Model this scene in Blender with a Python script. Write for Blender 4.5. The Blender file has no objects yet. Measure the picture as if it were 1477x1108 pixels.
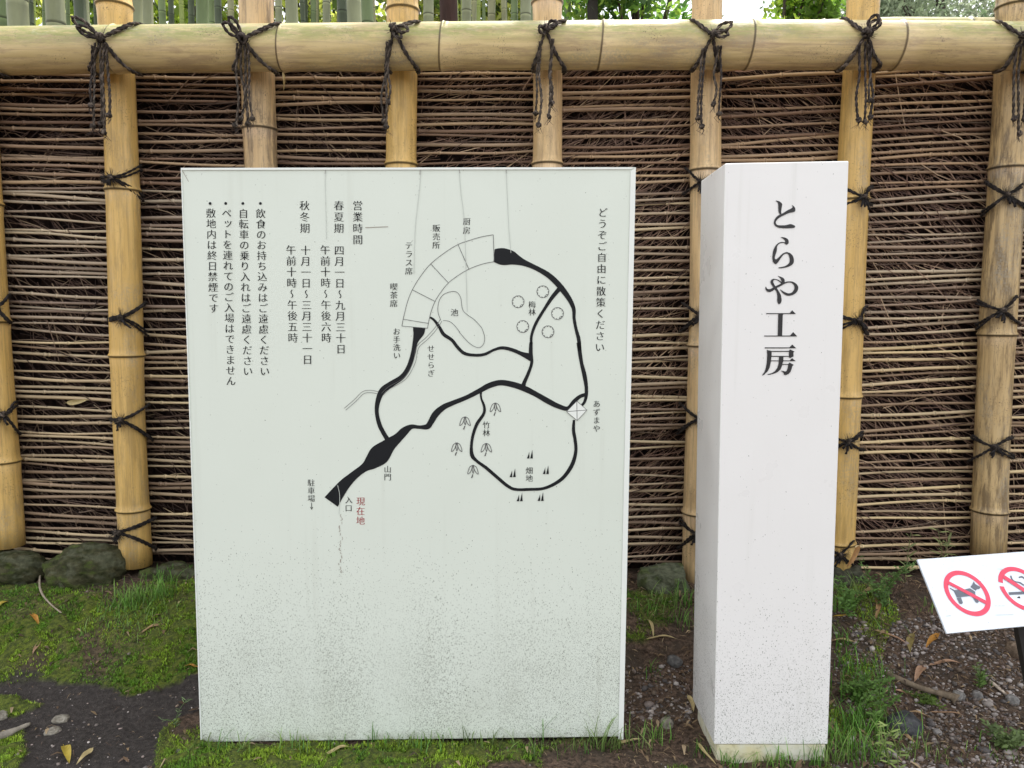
import bpy, bmesh, math, random
import numpy as np
from mathutils import Vector, Matrix
random.seed(7); rng = np.random.default_rng(11)
S = bpy.context.scene; COL = S.collection; R_ = math.radians

# ------------------------------------------------------------------ camera
F = 1066.0; CX, CY = 738.5, 554.0
up_c = Vector((66, 12000, 1066)).normalized()
fw_c = Vector((0, 0, -1)); y_c = (fw_c - up_c * fw_c.dot(up_c)).normalized(); x_c = y_c.cross(up_c)
ROT = Matrix((x_c, y_c, up_c))                      # camera -> world
CAM = Vector((0, 0, 1.25))
cd = bpy.data.cameras.new('camera'); cam = bpy.data.objects.new('camera', cd); COL.objects.link(cam)
cam.matrix_world = Matrix.Translation(CAM) @ ROT.to_4x4()
cd.sensor_fit = 'HORIZONTAL'; cd.sensor_width = 36; cd.lens = F / 1477 * 36; cd.clip_start = .05; cd.clip_end = 2000
S.camera = cam
def ray(px, py): return ROT @ Vector(((px - CX) / F, -(py - CY) / F, -1))
def at(px, py, Y):
    d = ray(px, py); return CAM + d * (Y / d.y)
def onz(px, py, z=0.0):
    d = ray(px, py); return CAM + d * ((z - CAM.z) / d.z)
def proj(p):
    c = ROT.transposed() @ (Vector(p) - CAM); return (CX + F * c.x / -c.z, CY - F * c.y / -c.z)

# ------------------------------------------------------------------ light
EL, AZ = 60, 22
w = bpy.data.worlds.new('World'); S.world = w; w.use_nodes = True
nt = w.node_tree; bg = nt.nodes['Background']; sky = nt.nodes.new('ShaderNodeTexSky')
sky.sky_type = 'NISHITA'; sky.sun_disc = False; sky.sun_elevation = R_(EL); sky.sun_rotation = R_(AZ)
sky.air_density = 1.0; sky.dust_density = 3.0; sky.ozone_density = 1.0
wtc = nt.nodes.new('ShaderNodeTexCoord'); wno = nt.nodes.new('ShaderNodeTexNoise'); wno.inputs['Scale'].default_value = 2.2; wno.inputs['Detail'].default_value = 6
nt.links.new(wtc.outputs['Generated'], wno.inputs['Vector']); wmr = nt.nodes.new('ShaderNodeMapRange'); nt.links.new(wno.outputs['Fac'], wmr.inputs[0])
wmr.inputs[1].default_value = .3; wmr.inputs[2].default_value = .55; wmr.inputs[3].default_value = .55; wmr.inputs[4].default_value = 1.0
wmx = nt.nodes.new('ShaderNodeMix'); wmx.data_type = 'RGBA'; nt.links.new(wmr.outputs[0], wmx.inputs[0]); nt.links.new(sky.outputs[0], wmx.inputs[6]); wmx.inputs[7].default_value = (6.6, 6.75, 6.9, 1)   # thin white cloud over the blue
nt.links.new(wmx.outputs[2], bg.inputs[0]); bg.inputs[1].default_value = .15
sd = bpy.data.lights.new('sun', 'SUN'); sd.energy = 3.0; sd.angle = R_(10); sd.color = (1, .93, .82)
so = bpy.data.objects.new('sun', sd); COL.objects.link(so)
sdir = Vector((math.sin(R_(AZ)) * math.cos(R_(EL)), math.cos(R_(AZ)) * math.cos(R_(EL)), math.sin(R_(EL))))
so.rotation_euler = sdir.to_track_quat('Z', 'Y').to_euler(); so.location = (2, -3, 6)
S.view_settings.view_transform = 'Standard'; S.view_settings.look = 'None'; S.view_settings.gamma = 1
S.view_settings.exposure = 0.93

# ------------------------------------------------------------------ helpers
def tag(o, label=None, cat=None, group=None, kind=None):
    if label: o['label'] = label
    if cat: o['category'] = cat
    if group: o['group'] = group
    if kind: o['kind'] = kind
    return o
def thing(name, label, cat, loc, group=None):
    o = bpy.data.objects.new(name, None); COL.objects.link(o); o.location = loc
    o.empty_display_size = .1
    return tag(o, label, cat, group)
class MB:
    def __init__(s): s.v = []; s.f = []; s.c = []
    def add(s, vs, fs, col=(1, 1, 1)):
        n = len(s.v); s.v += [tuple(p) for p in vs]; s.f += [tuple(i + n for i in f) for f in fs]
        if callable(col): s.c += [col(i) for i in range(len(vs))]
        elif len(col) and isinstance(col[0], (tuple, list)): s.c += list(col)
        else: s.c += [col] * len(vs)
    def tube(s, pts, rad, n=6, col=(1, 1, 1), cap=True, cols=None):
        pts = [Vector(p) for p in pts]; m = len(pts)
        if not isinstance(rad, (list, tuple)): rad = [rad] * m
        t0 = (pts[1] - pts[0]).normalized(); a = t0.orthogonal().normalized()
        vs = []; cc = []
        for i, p in enumerate(pts):
            t = (pts[min(i + 1, m - 1)] - pts[max(i - 1, 0)]).normalized()
            a = (a - t * a.dot(t)).normalized(); b = t.cross(a)
            for k in range(n):
                q = 2 * math.pi * k / n; vs.append(p + (a * math.cos(q) + b * math.sin(q)) * rad[i])
                cc.append(cols[i] if cols else col)
        fs = [(i * n + k, i * n + (k + 1) % n, (i + 1) * n + (k + 1) % n, (i + 1) * n + k) for i in range(m - 1) for k in range(n)]
        if cap: fs += [tuple(range(n - 1, -1, -1)), tuple(range((m - 1) * n, m * n))]
        s.add(vs, fs, cc)
    def build(s, name, mat, parent=None, loc=None, smooth=True):
        me = bpy.data.meshes.new(name)
        o_ = Vector(parent['_o']) if parent is not None and '_o' in parent else (parent.location if parent else Vector(loc or (0, 0, 0)))
        a = np.array(s.v, dtype=float).reshape(-1, 3) - np.array(o_)
        me.from_pydata(a.tolist(), [], s.f); me.validate()
        at_ = me.color_attributes.new('tint', 'FLOAT_COLOR', 'POINT')
        at_.data.foreach_set('color', np.c_[np.array(s.c, float), np.ones(len(s.c))].ravel())
        if smooth: me.polygons.foreach_set('use_smooth', [True] * len(me.polygons))
        me.materials.append(mat); ob = bpy.data.objects.new(name, me); COL.objects.link(ob)
        if parent: ob.parent = parent
        else: ob.location = o_
        return ob
def npmesh(name, V, Fc, C, mat, loc=(0, 0, 0), smooth=False):
    """big numpy mesh; Fc is (n,k)"""
    me = bpy.data.meshes.new(name); V = np.asarray(V, float) - np.array(loc); n, k = Fc.shape
    me.vertices.add(len(V)); me.vertices.foreach_set('co', V.ravel())
    me.loops.add(n * k); me.loops.foreach_set('vertex_index', Fc.ravel().astype(np.int32))
    me.polygons.add(n); me.polygons.foreach_set('loop_start', np.arange(0, n * k, k, dtype=np.int32))
    me.polygons.foreach_set('loop_total', np.full(n, k, dtype=np.int32))
    me.update(calc_edges=True)
    at_ = me.color_attributes.new('tint', 'FLOAT_COLOR', 'POINT')
    at_.data.foreach_set('color', np.c_[np.asarray(C, float), np.ones(len(V))].ravel())
    if smooth: me.polygons.foreach_set('use_smooth', [True] * n)
    me.materials.append(mat); ob = bpy.data.objects.new(name, me); COL.objects.link(ob); ob.location = loc
    return ob
def crom(P, k=6, closed=False):
    """Catmull-Rom through tuples of any length"""
    P = [np.array(p, float) for p in P]; n = len(P); out = []
    for i in range(n if closed else n - 1):
        g = (lambda j: P[j % n]) if closed else (lambda j: P[max(0, min(n - 1, j))])
        a, b, c, d = g(i - 1), g(i), g(i + 1), g(i + 2)
        for j in range(k):
            t = j / k
            out.append(.5 * (2 * b + (c - a) * t + (2 * a - 5 * b + 4 * c - d) * t * t + (3 * b - a - 3 * c + d) * t ** 3))
    if not closed: out.append(P[-1])
    return out
_lat = rng.random((256, 256))
def vnoise(x, y):
    x = np.asarray(x, float); y = np.asarray(y, float); xi = np.floor(x).astype(int); yi = np.floor(y).astype(int)
    fx = x - xi; fy = y - yi; fx = fx * fx * (3 - 2 * fx); fy = fy * fy * (3 - 2 * fy)
    L = lambda a, b: _lat[a % 256, b % 256]
    return (L(xi, yi) * (1 - fx) + L(xi + 1, yi) * fx) * (1 - fy) + (L(xi, yi + 1) * (1 - fx) + L(xi + 1, yi + 1) * fx) * fy
def fbm(x, y, o=4): return sum(vnoise(x * 2 ** i + 13 * i, y * 2 ** i + 7 * i) * .5 ** (i + 1) for i in range(o))
def sstep(a, b, x): t = np.clip((np.asarray(x, float) - a) / (b - a), 0, 1); return t * t * (3 - 2 * t)

# ------------------------------------------------------------------ materials
class NM:
    def __init__(s, name):
        s.m = bpy.data.materials.new(name); s.m.use_nodes = True; s.t = s.m.node_tree
        s.b = s.t.nodes['Principled BSDF']; s.out = s.t.nodes['Material Output']
        s.tc = s.t.nodes.new('ShaderNodeTexCoord').outputs['Object']
    def n(s, typ, **kw):
        nd = s.t.nodes.new(typ)
        for k, v in kw.items(): setattr(nd, k, v)
        return nd
    def set(s, sock, v):
        if isinstance(v, bpy.types.NodeSocket): s.t.links.new(v, sock)
        else: sock.default_value = (*v, 1) if isinstance(v, tuple) and len(v) == 3 and sock.type == 'RGBA' else v
    def noise(s, scale, detail=4, vec=None, rough=.55, sc=None):
        v = vec or s.tc
        if sc: mp = s.n('ShaderNodeMapping'); s.set(mp.inputs['Vector'], v); mp.inputs['Scale'].default_value = sc; v = mp.outputs[0]
        nd = s.n('ShaderNodeTexNoise'); s.set(nd.inputs['Vector'], v); nd.inputs['Scale'].default_value = scale
        nd.inputs['Detail'].default_value = detail; nd.inputs['Roughness'].default_value = rough
        return nd.outputs['Fac']
    def ramp(s, x, a, b, lo=0., hi=1.):
        nd = s.n('ShaderNodeMapRange'); nd.interpolation_type = 'SMOOTHSTEP'
        s.set(nd.inputs[0], x); nd.inputs[1].default_value = a; nd.inputs[2].default_value = b; nd.inputs[3].default_value = lo; nd.inputs[4].default_value = hi
        return nd.outputs[0]
    def math(s, op, a, b=0.):
        nd = s.n('ShaderNodeMath', operation=op); s.set(nd.inputs[0], a); s.set(nd.inputs[1], b); return nd.outputs[0]
    def mix(s, f, a, b, mode='MIX'):
        nd = s.n('ShaderNodeMix', data_type='RGBA', blend_type=mode); s.set(nd.inputs[0], f); s.set(nd.inputs[6], a); s.set(nd.inputs[7], b); return nd.outputs[2]
    def tint(s): nd = s.n('ShaderNodeAttribute'); nd.attribute_name = 'tint'; return nd.outputs['Color']
    def sep(s, v): nd = s.n('ShaderNodeSeparateXYZ'); s.set(nd.inputs[0], v); return nd.outputs
    def bump(s, h, strength=.5, dist=.01):
        nd = s.n('ShaderNodeBump'); s.set(nd.inputs['Height'], h); nd.inputs['Strength'].default_value = strength; nd.inputs['Distance'].default_value = dist
        s.set(s.b.inputs['Normal'], nd.outputs[0])
    def fin(s, col, rough=.6, spec=.5):
        s.set(s.b.inputs['Base Color'], col); s.set(s.b.inputs['Roughness'], rough); s.b.inputs['Specular IOR Level'].default_value = spec
        return s.m

def mat_bamboo(name, c1, c2, mott, mc, ax='z', algae=0):
    m = NM(name); sc = (1, 1, .06) if ax == 'z' else (.06, 1, 1)
    gr = m.noise(60, 5, sc=sc); big = m.noise(3.5, 4, sc=(1, 1, .35) if ax == 'z' else (.35, 1, 1))
    c = m.mix(m.ramp(gr, .3, .7), c1, c2); c = m.mix(m.math('MULTIPLY', m.ramp(big, .4, .75), .4), c, c2)
    mo = m.math('MULTIPLY', m.ramp(m.noise(30, 7, sc=(1, 1, .16) if ax == 'z' else (.16, 1, 1), rough=.75), .46, .62), mott)
    c = m.mix(mo, c, mc)
    spk = m.ramp(m.noise(150, 3), .68, .76); c = m.mix(m.math('MULTIPLY', spk, .5), c, (.08, .06, .04))
    if algae:
        geo = m.n('ShaderNodeNewGeometry'); nz = m.sep(geo.outputs['Normal'])
        topm = m.math('MULTIPLY', m.ramp(nz[2], -.35, .4), m.ramp(m.noise(5, 5, sc=(.35, 1, 1)), .30, .52))
        topm = m.math('MULTIPLY', topm, m.ramp(m.noise(75, 6, sc=(.25, 1, 1), rough=.75), .34, .58, .25, 1)); c = m.mix(m.math('MULTIPLY', topm, algae), c, (.25, .28, .07))
        wh = m.math('MULTIPLY', m.ramp(m.noise(26, 6, sc=(.5, 1, 1), rough=.7), .55, .68), m.ramp(nz[2], .1, .6)); c = m.mix(m.math('MULTIPLY', wh, .45), c, (.62, .58, .46))
    ln_ = m.ramp(m.noise(95, 5, sc=(1, 1, .018) if ax == 'z' else (.018, 1, 1), rough=.75), .5, .64); c = m.mix(m.math('MULTIPLY', ln_, .22 + .42 * mott), c, mc)
    gm_ = m.math('MULTIPLY', m.ramp(m.noise(6, 7, sc=(1, 1, .4) if ax == 'z' else (.5, 1, 1), rough=.72), .5, .66), m.ramp(m.noise(130, 4), .35, .6)); c = m.mix(m.math('MULTIPLY', gm_, .25 + .45 * mott), c, (.30, .27, .21))
    pp_ = m.math('MULTIPLY', m.ramp(m.noise(210, 2), .6, .68), m.ramp(m.noise(9, 4), .5, .65)); c = m.mix(m.math('MULTIPLY', pp_, .75), c, (.05, .04, .03))
    c = m.mix(1., c, m.tint(), 'MULTIPLY')
    m.bump(m.math('ADD', gr, m.math('MULTIPLY', mo, -.5)), .28, .004)
    return m.fin(c, m.ramp(m.noise(20, 3), .3, .7, .38, .6))
M_BAM = [mat_bamboo('bamboo_gold', (.70, .46, .155), (.57, .36, .105), .4, (.27, .18, .07)),
         mat_bamboo('bamboo_tan', (.66, .47, .25), (.52, .355, .18), .8, (.17, .12, .07)),
         mat_bamboo('bamboo_pale', (.72, .52, .28), (.60, .41, .20), .45, (.27, .18, .10)),
         mat_bamboo('bamboo_brown', (.58, .42, .21), (.45, .31, .14), .85, (.15, .10, .05))]
M_RAIL = mat_bamboo('bamboo_rail', (.68, .53, .28), (.56, .43, .20), .65, (.36, .25, .15), 'x', .85)

def mat_tint(name, rough=.7, nsc=40, var=.35, bump=.3, bd=.003, sc=None, transl=0, spec=.4):
    m = NM(name); nz = m.noise(nsc, 5, sc=sc)
    c = m.mix(1., m.tint(), m.mix(nz, (1 - var,) * 3, (1 + var,) * 3), 'MULTIPLY')
    if bump: m.bump(nz, bump, bd)
    m.fin(c, rough, spec)
    if transl:
        tr = m.n('ShaderNodeBsdfTranslucent'); m.set(tr.inputs[0], c); ms = m.n('ShaderNodeMixShader'); ms.inputs[0].default_value = transl
        m.t.links.new(m.b.outputs[0], ms.inputs[1]); m.t.links.new(tr.outputs[0], ms.inputs[2]); m.t.links.new(ms.outputs[0], m.out.inputs[0])
    return m.m
M_ROD = mat_tint('wattle_rod', .6, 30, .4, .2, .002, (.2, 1, 1))
M_TWIG = mat_tint('brush_twig', .8, 50, .3, 0)
M_ROPE = mat_tint('palm_rope', .95, 260, .7, .9, .003)
M_LEAF = mat_tint('leaf_blade', .55, 60, .3, .2, .002, None, .3)
M_TREELEAF = mat_tint('tree_leaf', .5, 2, .35, 0, .002, None, .65)
M_STONE = mat_tint('stone', .95, 55, .8, 1., .012, None, 0, .15)
M_PEB = mat_tint('pebble', .85, 120, .35, .4, .002)
M_CULM = mat_tint('living_culm', .55, 9, .6, .15, .003, (1, 1, .3))
M_BARK = mat_tint('bark', .9, 14, .5, .9, .03, (1, 1, .2))

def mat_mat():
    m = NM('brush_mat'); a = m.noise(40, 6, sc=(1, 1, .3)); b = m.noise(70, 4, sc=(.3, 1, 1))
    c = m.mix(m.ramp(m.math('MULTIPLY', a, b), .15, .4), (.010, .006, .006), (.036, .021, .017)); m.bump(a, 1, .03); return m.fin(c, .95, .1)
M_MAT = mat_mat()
def mat_plain(name, c, rough=.6, spec=.4, var=.15):
    m = NM(name); nz = m.noise(60, 4); return m.fin(m.mix(nz, tuple(x * (1 - var) for x in c), tuple(x * (1 + var) for x in c)), rough, spec)
M_INK = mat_plain('black_print', (.010, .011, .013), .6, .2)
M_INKT = mat_plain('charcoal_print', (.022, .021, .023), .45)
M_RED = mat_plain('dark_red_print', (.33, .035, .04), .5)
M_PINK = mat_plain('faded_red_print', (.70, .06, .115), .45)
M_GREY = mat_plain('grey_print', (.12, .13, .16), .5)
M_LINE = mat_plain('thin_line_print', (.10, .10, .10), .5)
M_STEEL = mat_plain('dark_steel', (.03, .028, .027), .5)
M_STAIN = mat_plain('drip_stain', (.50, .53, .49), .6)
M_CRACK = mat_plain('mud_track', (.32, .28, .24), .7)

def mat_paint(name, base, rough, H, amt, low=(.36, .36, .30), film=.25):
    """white paint with mud splash specks that thin out with height"""
    m = NM(name); z = m.sep(m.tc)[2]
    dens = m.ramp(z, 0, H, 1, 0); dens = m.math('POWER', dens, 1.9)
    patch = m.ramp(m.noise(8, 6, rough=.6), .32, .66, .65, 1.12)
    d = m.math('ADD', m.math('MULTIPLY', m.math('MULTIPLY', dens, patch), amt), .004)
    tot = None
    for sc, mp_, cut, st in ((210, (1, 1, .7), .2, .6), (330, (1, 1, .55), .27, 1.), (430, (1, 1, .7), .3, 1.), (105, (1, 1, .85), .10, .25)):
        mp = m.n('ShaderNodeMapping'); m.set(mp.inputs['Vector'], m.tc); mp.inputs['Scale'].default_value = mp_
        mp.inputs['Rotation'].default_value = (0, .3 * st, 0)
        wob = m.n('ShaderNodeVectorMath', operation='ADD'); nz = m.n('ShaderNodeTexNoise'); nz.inputs['Scale'].default_value = sc * .9
        m.set(nz.inputs['Vector'], mp.outputs[0]); sc_ = m.n('ShaderNodeVectorMath', operation='SCALE'); m.set(sc_.inputs[0], nz.outputs['Color']); sc_.inputs[3].default_value = 1.1 / sc
        m.set(wob.inputs[0], mp.outputs[0]); m.set(wob.inputs[1], sc_.outputs[0])
        vo = m.n('ShaderNodeTexVoronoi'); vo.inputs['Scale'].default_value = sc; m.set(vo.inputs['Vector'], wob.outputs[0])
        rc = m.sep(vo.outputs['Color'])
        dot = m.math('LESS_THAN', vo.outputs['Distance'], m.math('MULTIPLY', m.math('ADD', rc[1], .4), cut))
        on = m.math('LESS_THAN', rc[0], m.math('MULTIPLY', d, st) if st > .5 else m.math('ADD', m.math('MULTIPLY', d, .22), .012))
        k = m.math('MULTIPLY', m.math('MULTIPLY', dot, on), m.math('ADD', m.math('MULTIPLY', rc[2], .5), .4))
        tot = k if tot is None else m.math('MAXIMUM', tot, k)
    tone = m.mix(m.noise(2.2, 4), tuple(x * .95 for x in base), base); run = m.math('MULTIPLY', m.ramp(m.noise(34, 4, sc=(1, 1, .03)), .56, .74), m.ramp(m.noise(3, 3), .35, .65)); tone = m.mix(m.math('MULTIPLY', run, .16), tone, (.42, .43, .36))
    fm = m.math('MULTIPLY', m.math('MULTIPLY', m.ramp(z, 0, .42, 1, 0), m.ramp(m.noise(11, 7, sc=(1, 1, .35), rough=.7), .3, .7)), film)
    edge = m.math('MULTIPLY', m.ramp(z, 0.0, .05, 1, 0), m.ramp(m.noise(30, 4), .35, .6))  # dirt line at the foot, with the contact shadow painted into it
    c = m.mix(fm, tone, low); c = m.mix(m.math('MULTIPLY', edge, .5), c, (.22, .21, .14)); c = m.mix(tot, c, (.105, .115, .085))
    m.bump(m.math('ADD', m.noise(90, 3), m.math('MULTIPLY', m.noise(4, 2), 3.)), .04, .004)
    return m.fin(c, m.ramp(m.noise(6, 5), .3, .7, rough - .08, rough + .2), .5)
M_SIGN = mat_paint('sign_paint', (.685, .735, .66), .42, .78, 1.5, (.40, .41, .33), .26)
M_PILL = mat_paint('pillar_paint', (.81, .802, .79), .32, .70, 1.0, (.45, .45, .42), .15)
M_TRIM = mat_plain('white_trim', (.77, .80, .76), .4, .4, .03)
M_PLATE = mat_paint('plate_paint', (.70, .75, .82), .3, .01, .0, film=0)
def mat_plinth():
    m = NM('plinth_concrete'); a = m.noise(14, 5); b = m.noise(60, 5)
    c = m.mix(m.ramp(a, .35, .65), (.62, .57, .36), (.66, .65, .55)); c = m.mix(m.math('MULTIPLY', m.ramp(b, .5, .7), .5), c, (.27, .24, .12)); m.bump(b, .3, .004); return m.fin(c, .85, .2)
M_PLINTH = mat_plinth()

# ------------------------------------------------------------------ ground
GX, FENCE_Y, FENCE_B = 0, 2.9, .215
def gh(x, y):
    x = np.asarray(x, float); y = np.asarray(y, float)
    z = FENCE_B * sstep(2.12, 2.80, y) + .05 * sstep(3.2, 8, y)
    near = 1 - sstep(6, 12, np.hypot(x, y - 2.5))
    bank = sstep(2.05, 2.35, y)
    z = z + near * ((fbm(x * 3 + 5, y * 3 + 9) - .47) * .05 * (.3 + .7 * bank) + (fbm(x * 17, y * 17) - .47) * .016)
    return z
def ghf(x, y): return float(gh(x, y))
def onground(px, py):
    z = 0.
    for _ in range(12): p = onz(px, py, z); z = .5 * z + .5 * ghf(p.x, p.y)
    p.z = ghf(p.x, p.y); return p
def projn(x, y, z):
    Rm = np.array(ROT.transposed()); c = Rm @ np.vstack([x - CAM.x, y - CAM.y, z - CAM.z]); return CX + F * c[0] / -c[2], CY - F * c[1] / -c[2]
def inpoly(px, py, P):
    r = np.zeros(px.shape, bool); n = len(P)
    for i in range(n):
        x1, y1 = P[i]; x2, y2 = P[(i + 1) % n]
        c = ((y1 > py) != (y2 > py)) & (px < (x2 - x1) * (py - y1) / (y2 - y1 + 1e-9) + x1); r ^= c
    return r
# zones marked on the ground: outlines are carried from the photograph to the ground once, then live in metres
def zone(P): return [tuple(onground(*p)[:2]) for p in P]
Z_MOSS = zone([(-500, 838), (60, 846), (170, 842), (300, 838), (300, 972), (235, 992), (185, 1000), (120, 982), (40, 986), (-500, 980)])
Z_SOIL = zone([(-500, 960), (60, 968), (200, 985), (300, 968), (300, 1020), (245, 1040), (222, 1130), (-500, 1130)])
Z_M2 = zone([(-60, 1004), (30, 1006), (60, 1024), (-60, 1034)]); Z_M3 = zone([(-60, 1052), (44, 1054), (40, 1085), (20, 1125), (-60, 1125)])
Z_FRONT = zone([(235, 1052), (290, 1010), (292, 1074), (900, 1064), (930, 1066), (1000, 1088), (1000, 1130), (220, 1130)])
Z_MID = zone([(902, 850), (1000, 850), (1003, 930), (900, 930)]); Z_GRAV = zone([(1225, 900), (2100, 850), (2100, 1130), (1225, 1130)])
Z_GR2 = zone([(900, 960), (1010, 960), (1010, 1045), (900, 1045)])
Z_WEED = zone([(1195, 840), (1290, 850), (1300, 900), (1260, 960), (1290, 1030), (1260, 1130), (1190, 1130)])
def moss_mask(x, y):
    wob = .035; xx = x + (fbm(x * 9, y * 9 + 40) - .47) * wob * 2; yy = y + (fbm(x * 9 + 70, y * 9) - .47) * wob * 2
    patch = sstep(.40, .52, fbm(x * 6 + 31, y * 6))
    brown = sstep(.05, .3, -x - 1.15 + 0 * y) * sstep(.45, .56, fbm(x * 5, y * 5 + 77))
    m = inpoly(xx, yy, Z_MOSS) * (1 - .85 * brown) * (.6 + .4 * sstep(.3, .42, fbm(x * 8 + 3, y * 8)))
    m = np.maximum(m, inpoly(xx, yy, Z_M2) * 1.); m = np.maximum(m, inpoly(xx, yy, Z_M3) * 1.)
    m = np.maximum(m, inpoly(xx, yy, Z_FRONT) * patch * .95); m = np.maximum(m, inpoly(xx, yy, Z_MID) * patch * .7)
    m = np.maximum(m, inpoly(xx, yy, Z_WEED) * patch * .5)
    return m
def axis(lo, hi, st, far, n=26):
    a = list(np.arange(lo, hi + 1e-6, st)); g = [(far - hi) * (k / n) ** 3 for k in range(1, n + 1)]
    return a, g
fx, g = axis(-2.3, 2.6, .0125, 400); xs = np.array([-2.3 - q - .0125 * (i + 1) for i, q in enumerate(g)][::-1] + fx + [2.6 + q + .0125 * (i + 1) for i, q in enumerate(g)])
fy, g = axis(1.55, 3.2, .0125, 400); ys = np.array([1.55 - q - .0125 * (i + 1) for i, q in enumerate(g)][::-1] + fy + [3.2 + q + .0125 * (i + 1) for i, q in enumerate(g)])
XX, YY = np.meshgrid(xs, ys); x, y = XX.ravel(), YY.ravel(); z = gh(x, y); mm = moss_mask(x, y) * ((np.abs(x) < 3) & (np.abs(y - 2.4) < 1))
z = z + .012 * mm * sstep(.3, .6, vnoise(x * 40, y * 40))
soil = inpoly(x, y, Z_SOIL) * 1.; nx = len(xs)
I = (np.arange(len(ys) - 1)[:, None] * nx + np.arange(nx - 1)[None]).ravel()
def mat_ground():
    m = NM('ground_soil'); t = m.sep(m.tint()); a = m.noise(9, 6); b = m.noise(70, 6, rough=.65); c3 = m.noise(200, 3)
    brown = m.mix(m.ramp(b, .35, .65), (.035, .023, .017), (.15, .10, .07)); brown = m.mix(m.ramp(a, .4, .7), brown, (.060, .045, .033))
    drk = m.mix(m.ramp(b, .35, .7), (.030, .025, .023), (.060, .051, .047)); c = m.mix(t[1], brown, drk)
    fl = m.ramp(c3, .66, .72); c = m.mix(m.math('MULTIPLY', fl, .5), c, (.30, .27, .23))
    mo = m.mix(m.ramp(b, .3, .7), (.03, .045, .010), (.13, .16, .022)); c = m.mix(m.math('MULTIPLY', t[0], m.ramp(c3, .2, .5, .5, 1)), c, mo)
    m.bump(m.math('ADD', b, m.math('MULTIPLY', c3, .5)), .9, .012); return m.fin(c, .92, .25)
ground = npmesh('ground', np.c_[x, y, z], np.c_[I, I + 1, I + nx + 1, I + nx], np.c_[mm, soil, np.zeros(len(x))], mat_ground(), smooth=True)
ground['kind'] = 'structure'

# ------------------------------------------------------------------ bamboo fence
FY = FENCE_Y
fence = thing('bamboo_fence', 'tall bamboo fence of golden posts and thick top rail over horizontal wattle and dark brushwood', 'fence', (0, FY, FENCE_B))
# (x top px, x at y=200, x bottom px, bottom y, half width, material, node ys)
POSTS = [(-40, -28, 10, 787, 22, 0, (300, 469, 670)), (165, 171, 196, 815, 22, 0, (14, 279, 517, 738)), (371, 375, 392, 850, 23, 1, (-6, 190, 420, 640)),
         (579, 579, 583, 850, 21.5, 0, (18, 240, 470, 690)), (789, 788, 785, 850, 20.5, 2, (6, 238, 470, 700)), (1022, 1018, 1006, 850, 21.5, 2, (-20, 246, 498, 738)),
         (1244, 1233, 1206, 840, 22, 0, (-12, 287, 570, 780)), (1464, 1457, 1424, 800, 23.5, 3, (8, 240, 480, 733)), (1690, 1675, 1630, 830, 22, 2, (40, 260, 500, 730)),
         (1925, 1905, 1850, 850, 22, 0, (10, 230, 470, 700)), (2150, 2125, 2060, 850, 22, 1, (30, 270, 520, 740)), (-250, -235, -180, 850, 22, 1, (20, 250, 490, 720))]
def post_axis(k):
    a, b, c, yb, hw, mt, nd = POSTS[k]; P0 = at(a, 0, FY); P1 = at(c, yb, FY); return P0, P1
def post_x(k, z):
    P0, P1 = post_axis(k); t = (z - P0.z) / (P1.z - P0.z); return P0.x + (P1.x - P0.x) * t
for k, (a, b, c, yb, hw, mt, nodes) in enumerate(POSTS):
    P0, P1 = post_axis(k); r = hw / F * FY * .985; P1 = P1.copy()
    if k in (2, 3, 4, 5, 6, 8, 9, 10, 11): P1.z = min(P1.z, FENCE_B - .02)
    ztop = P0.z + .35 + .12 * random.random(); nz = sorted(at(CX, q, FY).z for q in nodes); n = 40
    nz = nz + [nz[-1] + .62]
    zs = set(np.linspace(P1.z, ztop, 30))
    for q in nz: zs |= {q - .05, q - .022, q - .012, q - .006, q - .002, q + .002, q + .006, q + .014, q + .03}
    zs = sorted(zz for zz in zs if P1.z <= zz <= ztop); mb = MB(); vs = []; cs = []
    for zz in zs:
        rr = r * (1 + .018 * math.sin(zz * 5 + k)); cc = 1.; pale = 0
        for q in nz:
            d = zz - q
            rr += .006 * math.exp(-(d - .004) ** 2 / .00004) - .0012 * math.exp(-(d + .004) ** 2 / .000006) + .002 * math.exp(-(d / .03) ** 2)
            if abs(d) < .0045: cc = .22
            elif -.055 < d < -.004: pale = max(pale, 1 - abs(d + .015) / .04)
        xx = post_x(k, zz) + .005 * math.sin(zz * 3.1 + k * 2)
        for j in range(n):
            q = 2 * math.pi * j / n; rj = rr * (1 + .012 * math.sin(2 * q + k))
            vs.append((xx + rj * math.cos(q), FY + rj * math.sin(q), zz)); cs.append(tuple(np.array((cc, cc, cc)) * (1 - pale) + np.array((1.12, 1.15, 1.35)) * pale))
    m_ = len(zs); fs = [(i * n + j, i * n + (j + 1) % n, (i + 1) * n + (j + 1) % n, (i + 1) * n + j) for i in range(m_ - 1) for j in range(n)]
    # hollow cut top and solid foot
    top = len(vs); zz = zs[-1]
    for j in range(n): vs.append((post_x(k, zz) + .8 * r * math.cos(2 * math.pi * j / n), FY + .8 * r * math.sin(2 * math.pi * j / n), zz)); cs.append((1, 1, 1))
    for j in range(n): vs.append((post_x(k, zz) + .78 * r * math.cos(2 * math.pi * j / n), FY + .78 * r * math.sin(2 * math.pi * j / n), zz - .12)); cs.append((.5, .5, .5))
    for j in range(n):
        j2 = (j + 1) % n; fs.append(((m_ - 1) * n + j, (m_ - 1) * n + j2, top + j2, top + j)); fs.append((top + j, top + j2, top + n + j2, top + n + j))
    fs.append(tuple(range(top + n, top + 2 * n))); fs.append(tuple(range(n - 1, -1, -1))); mb.add(vs, fs, cs); mb.build('post', M_BAM[mt], fence)

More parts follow.
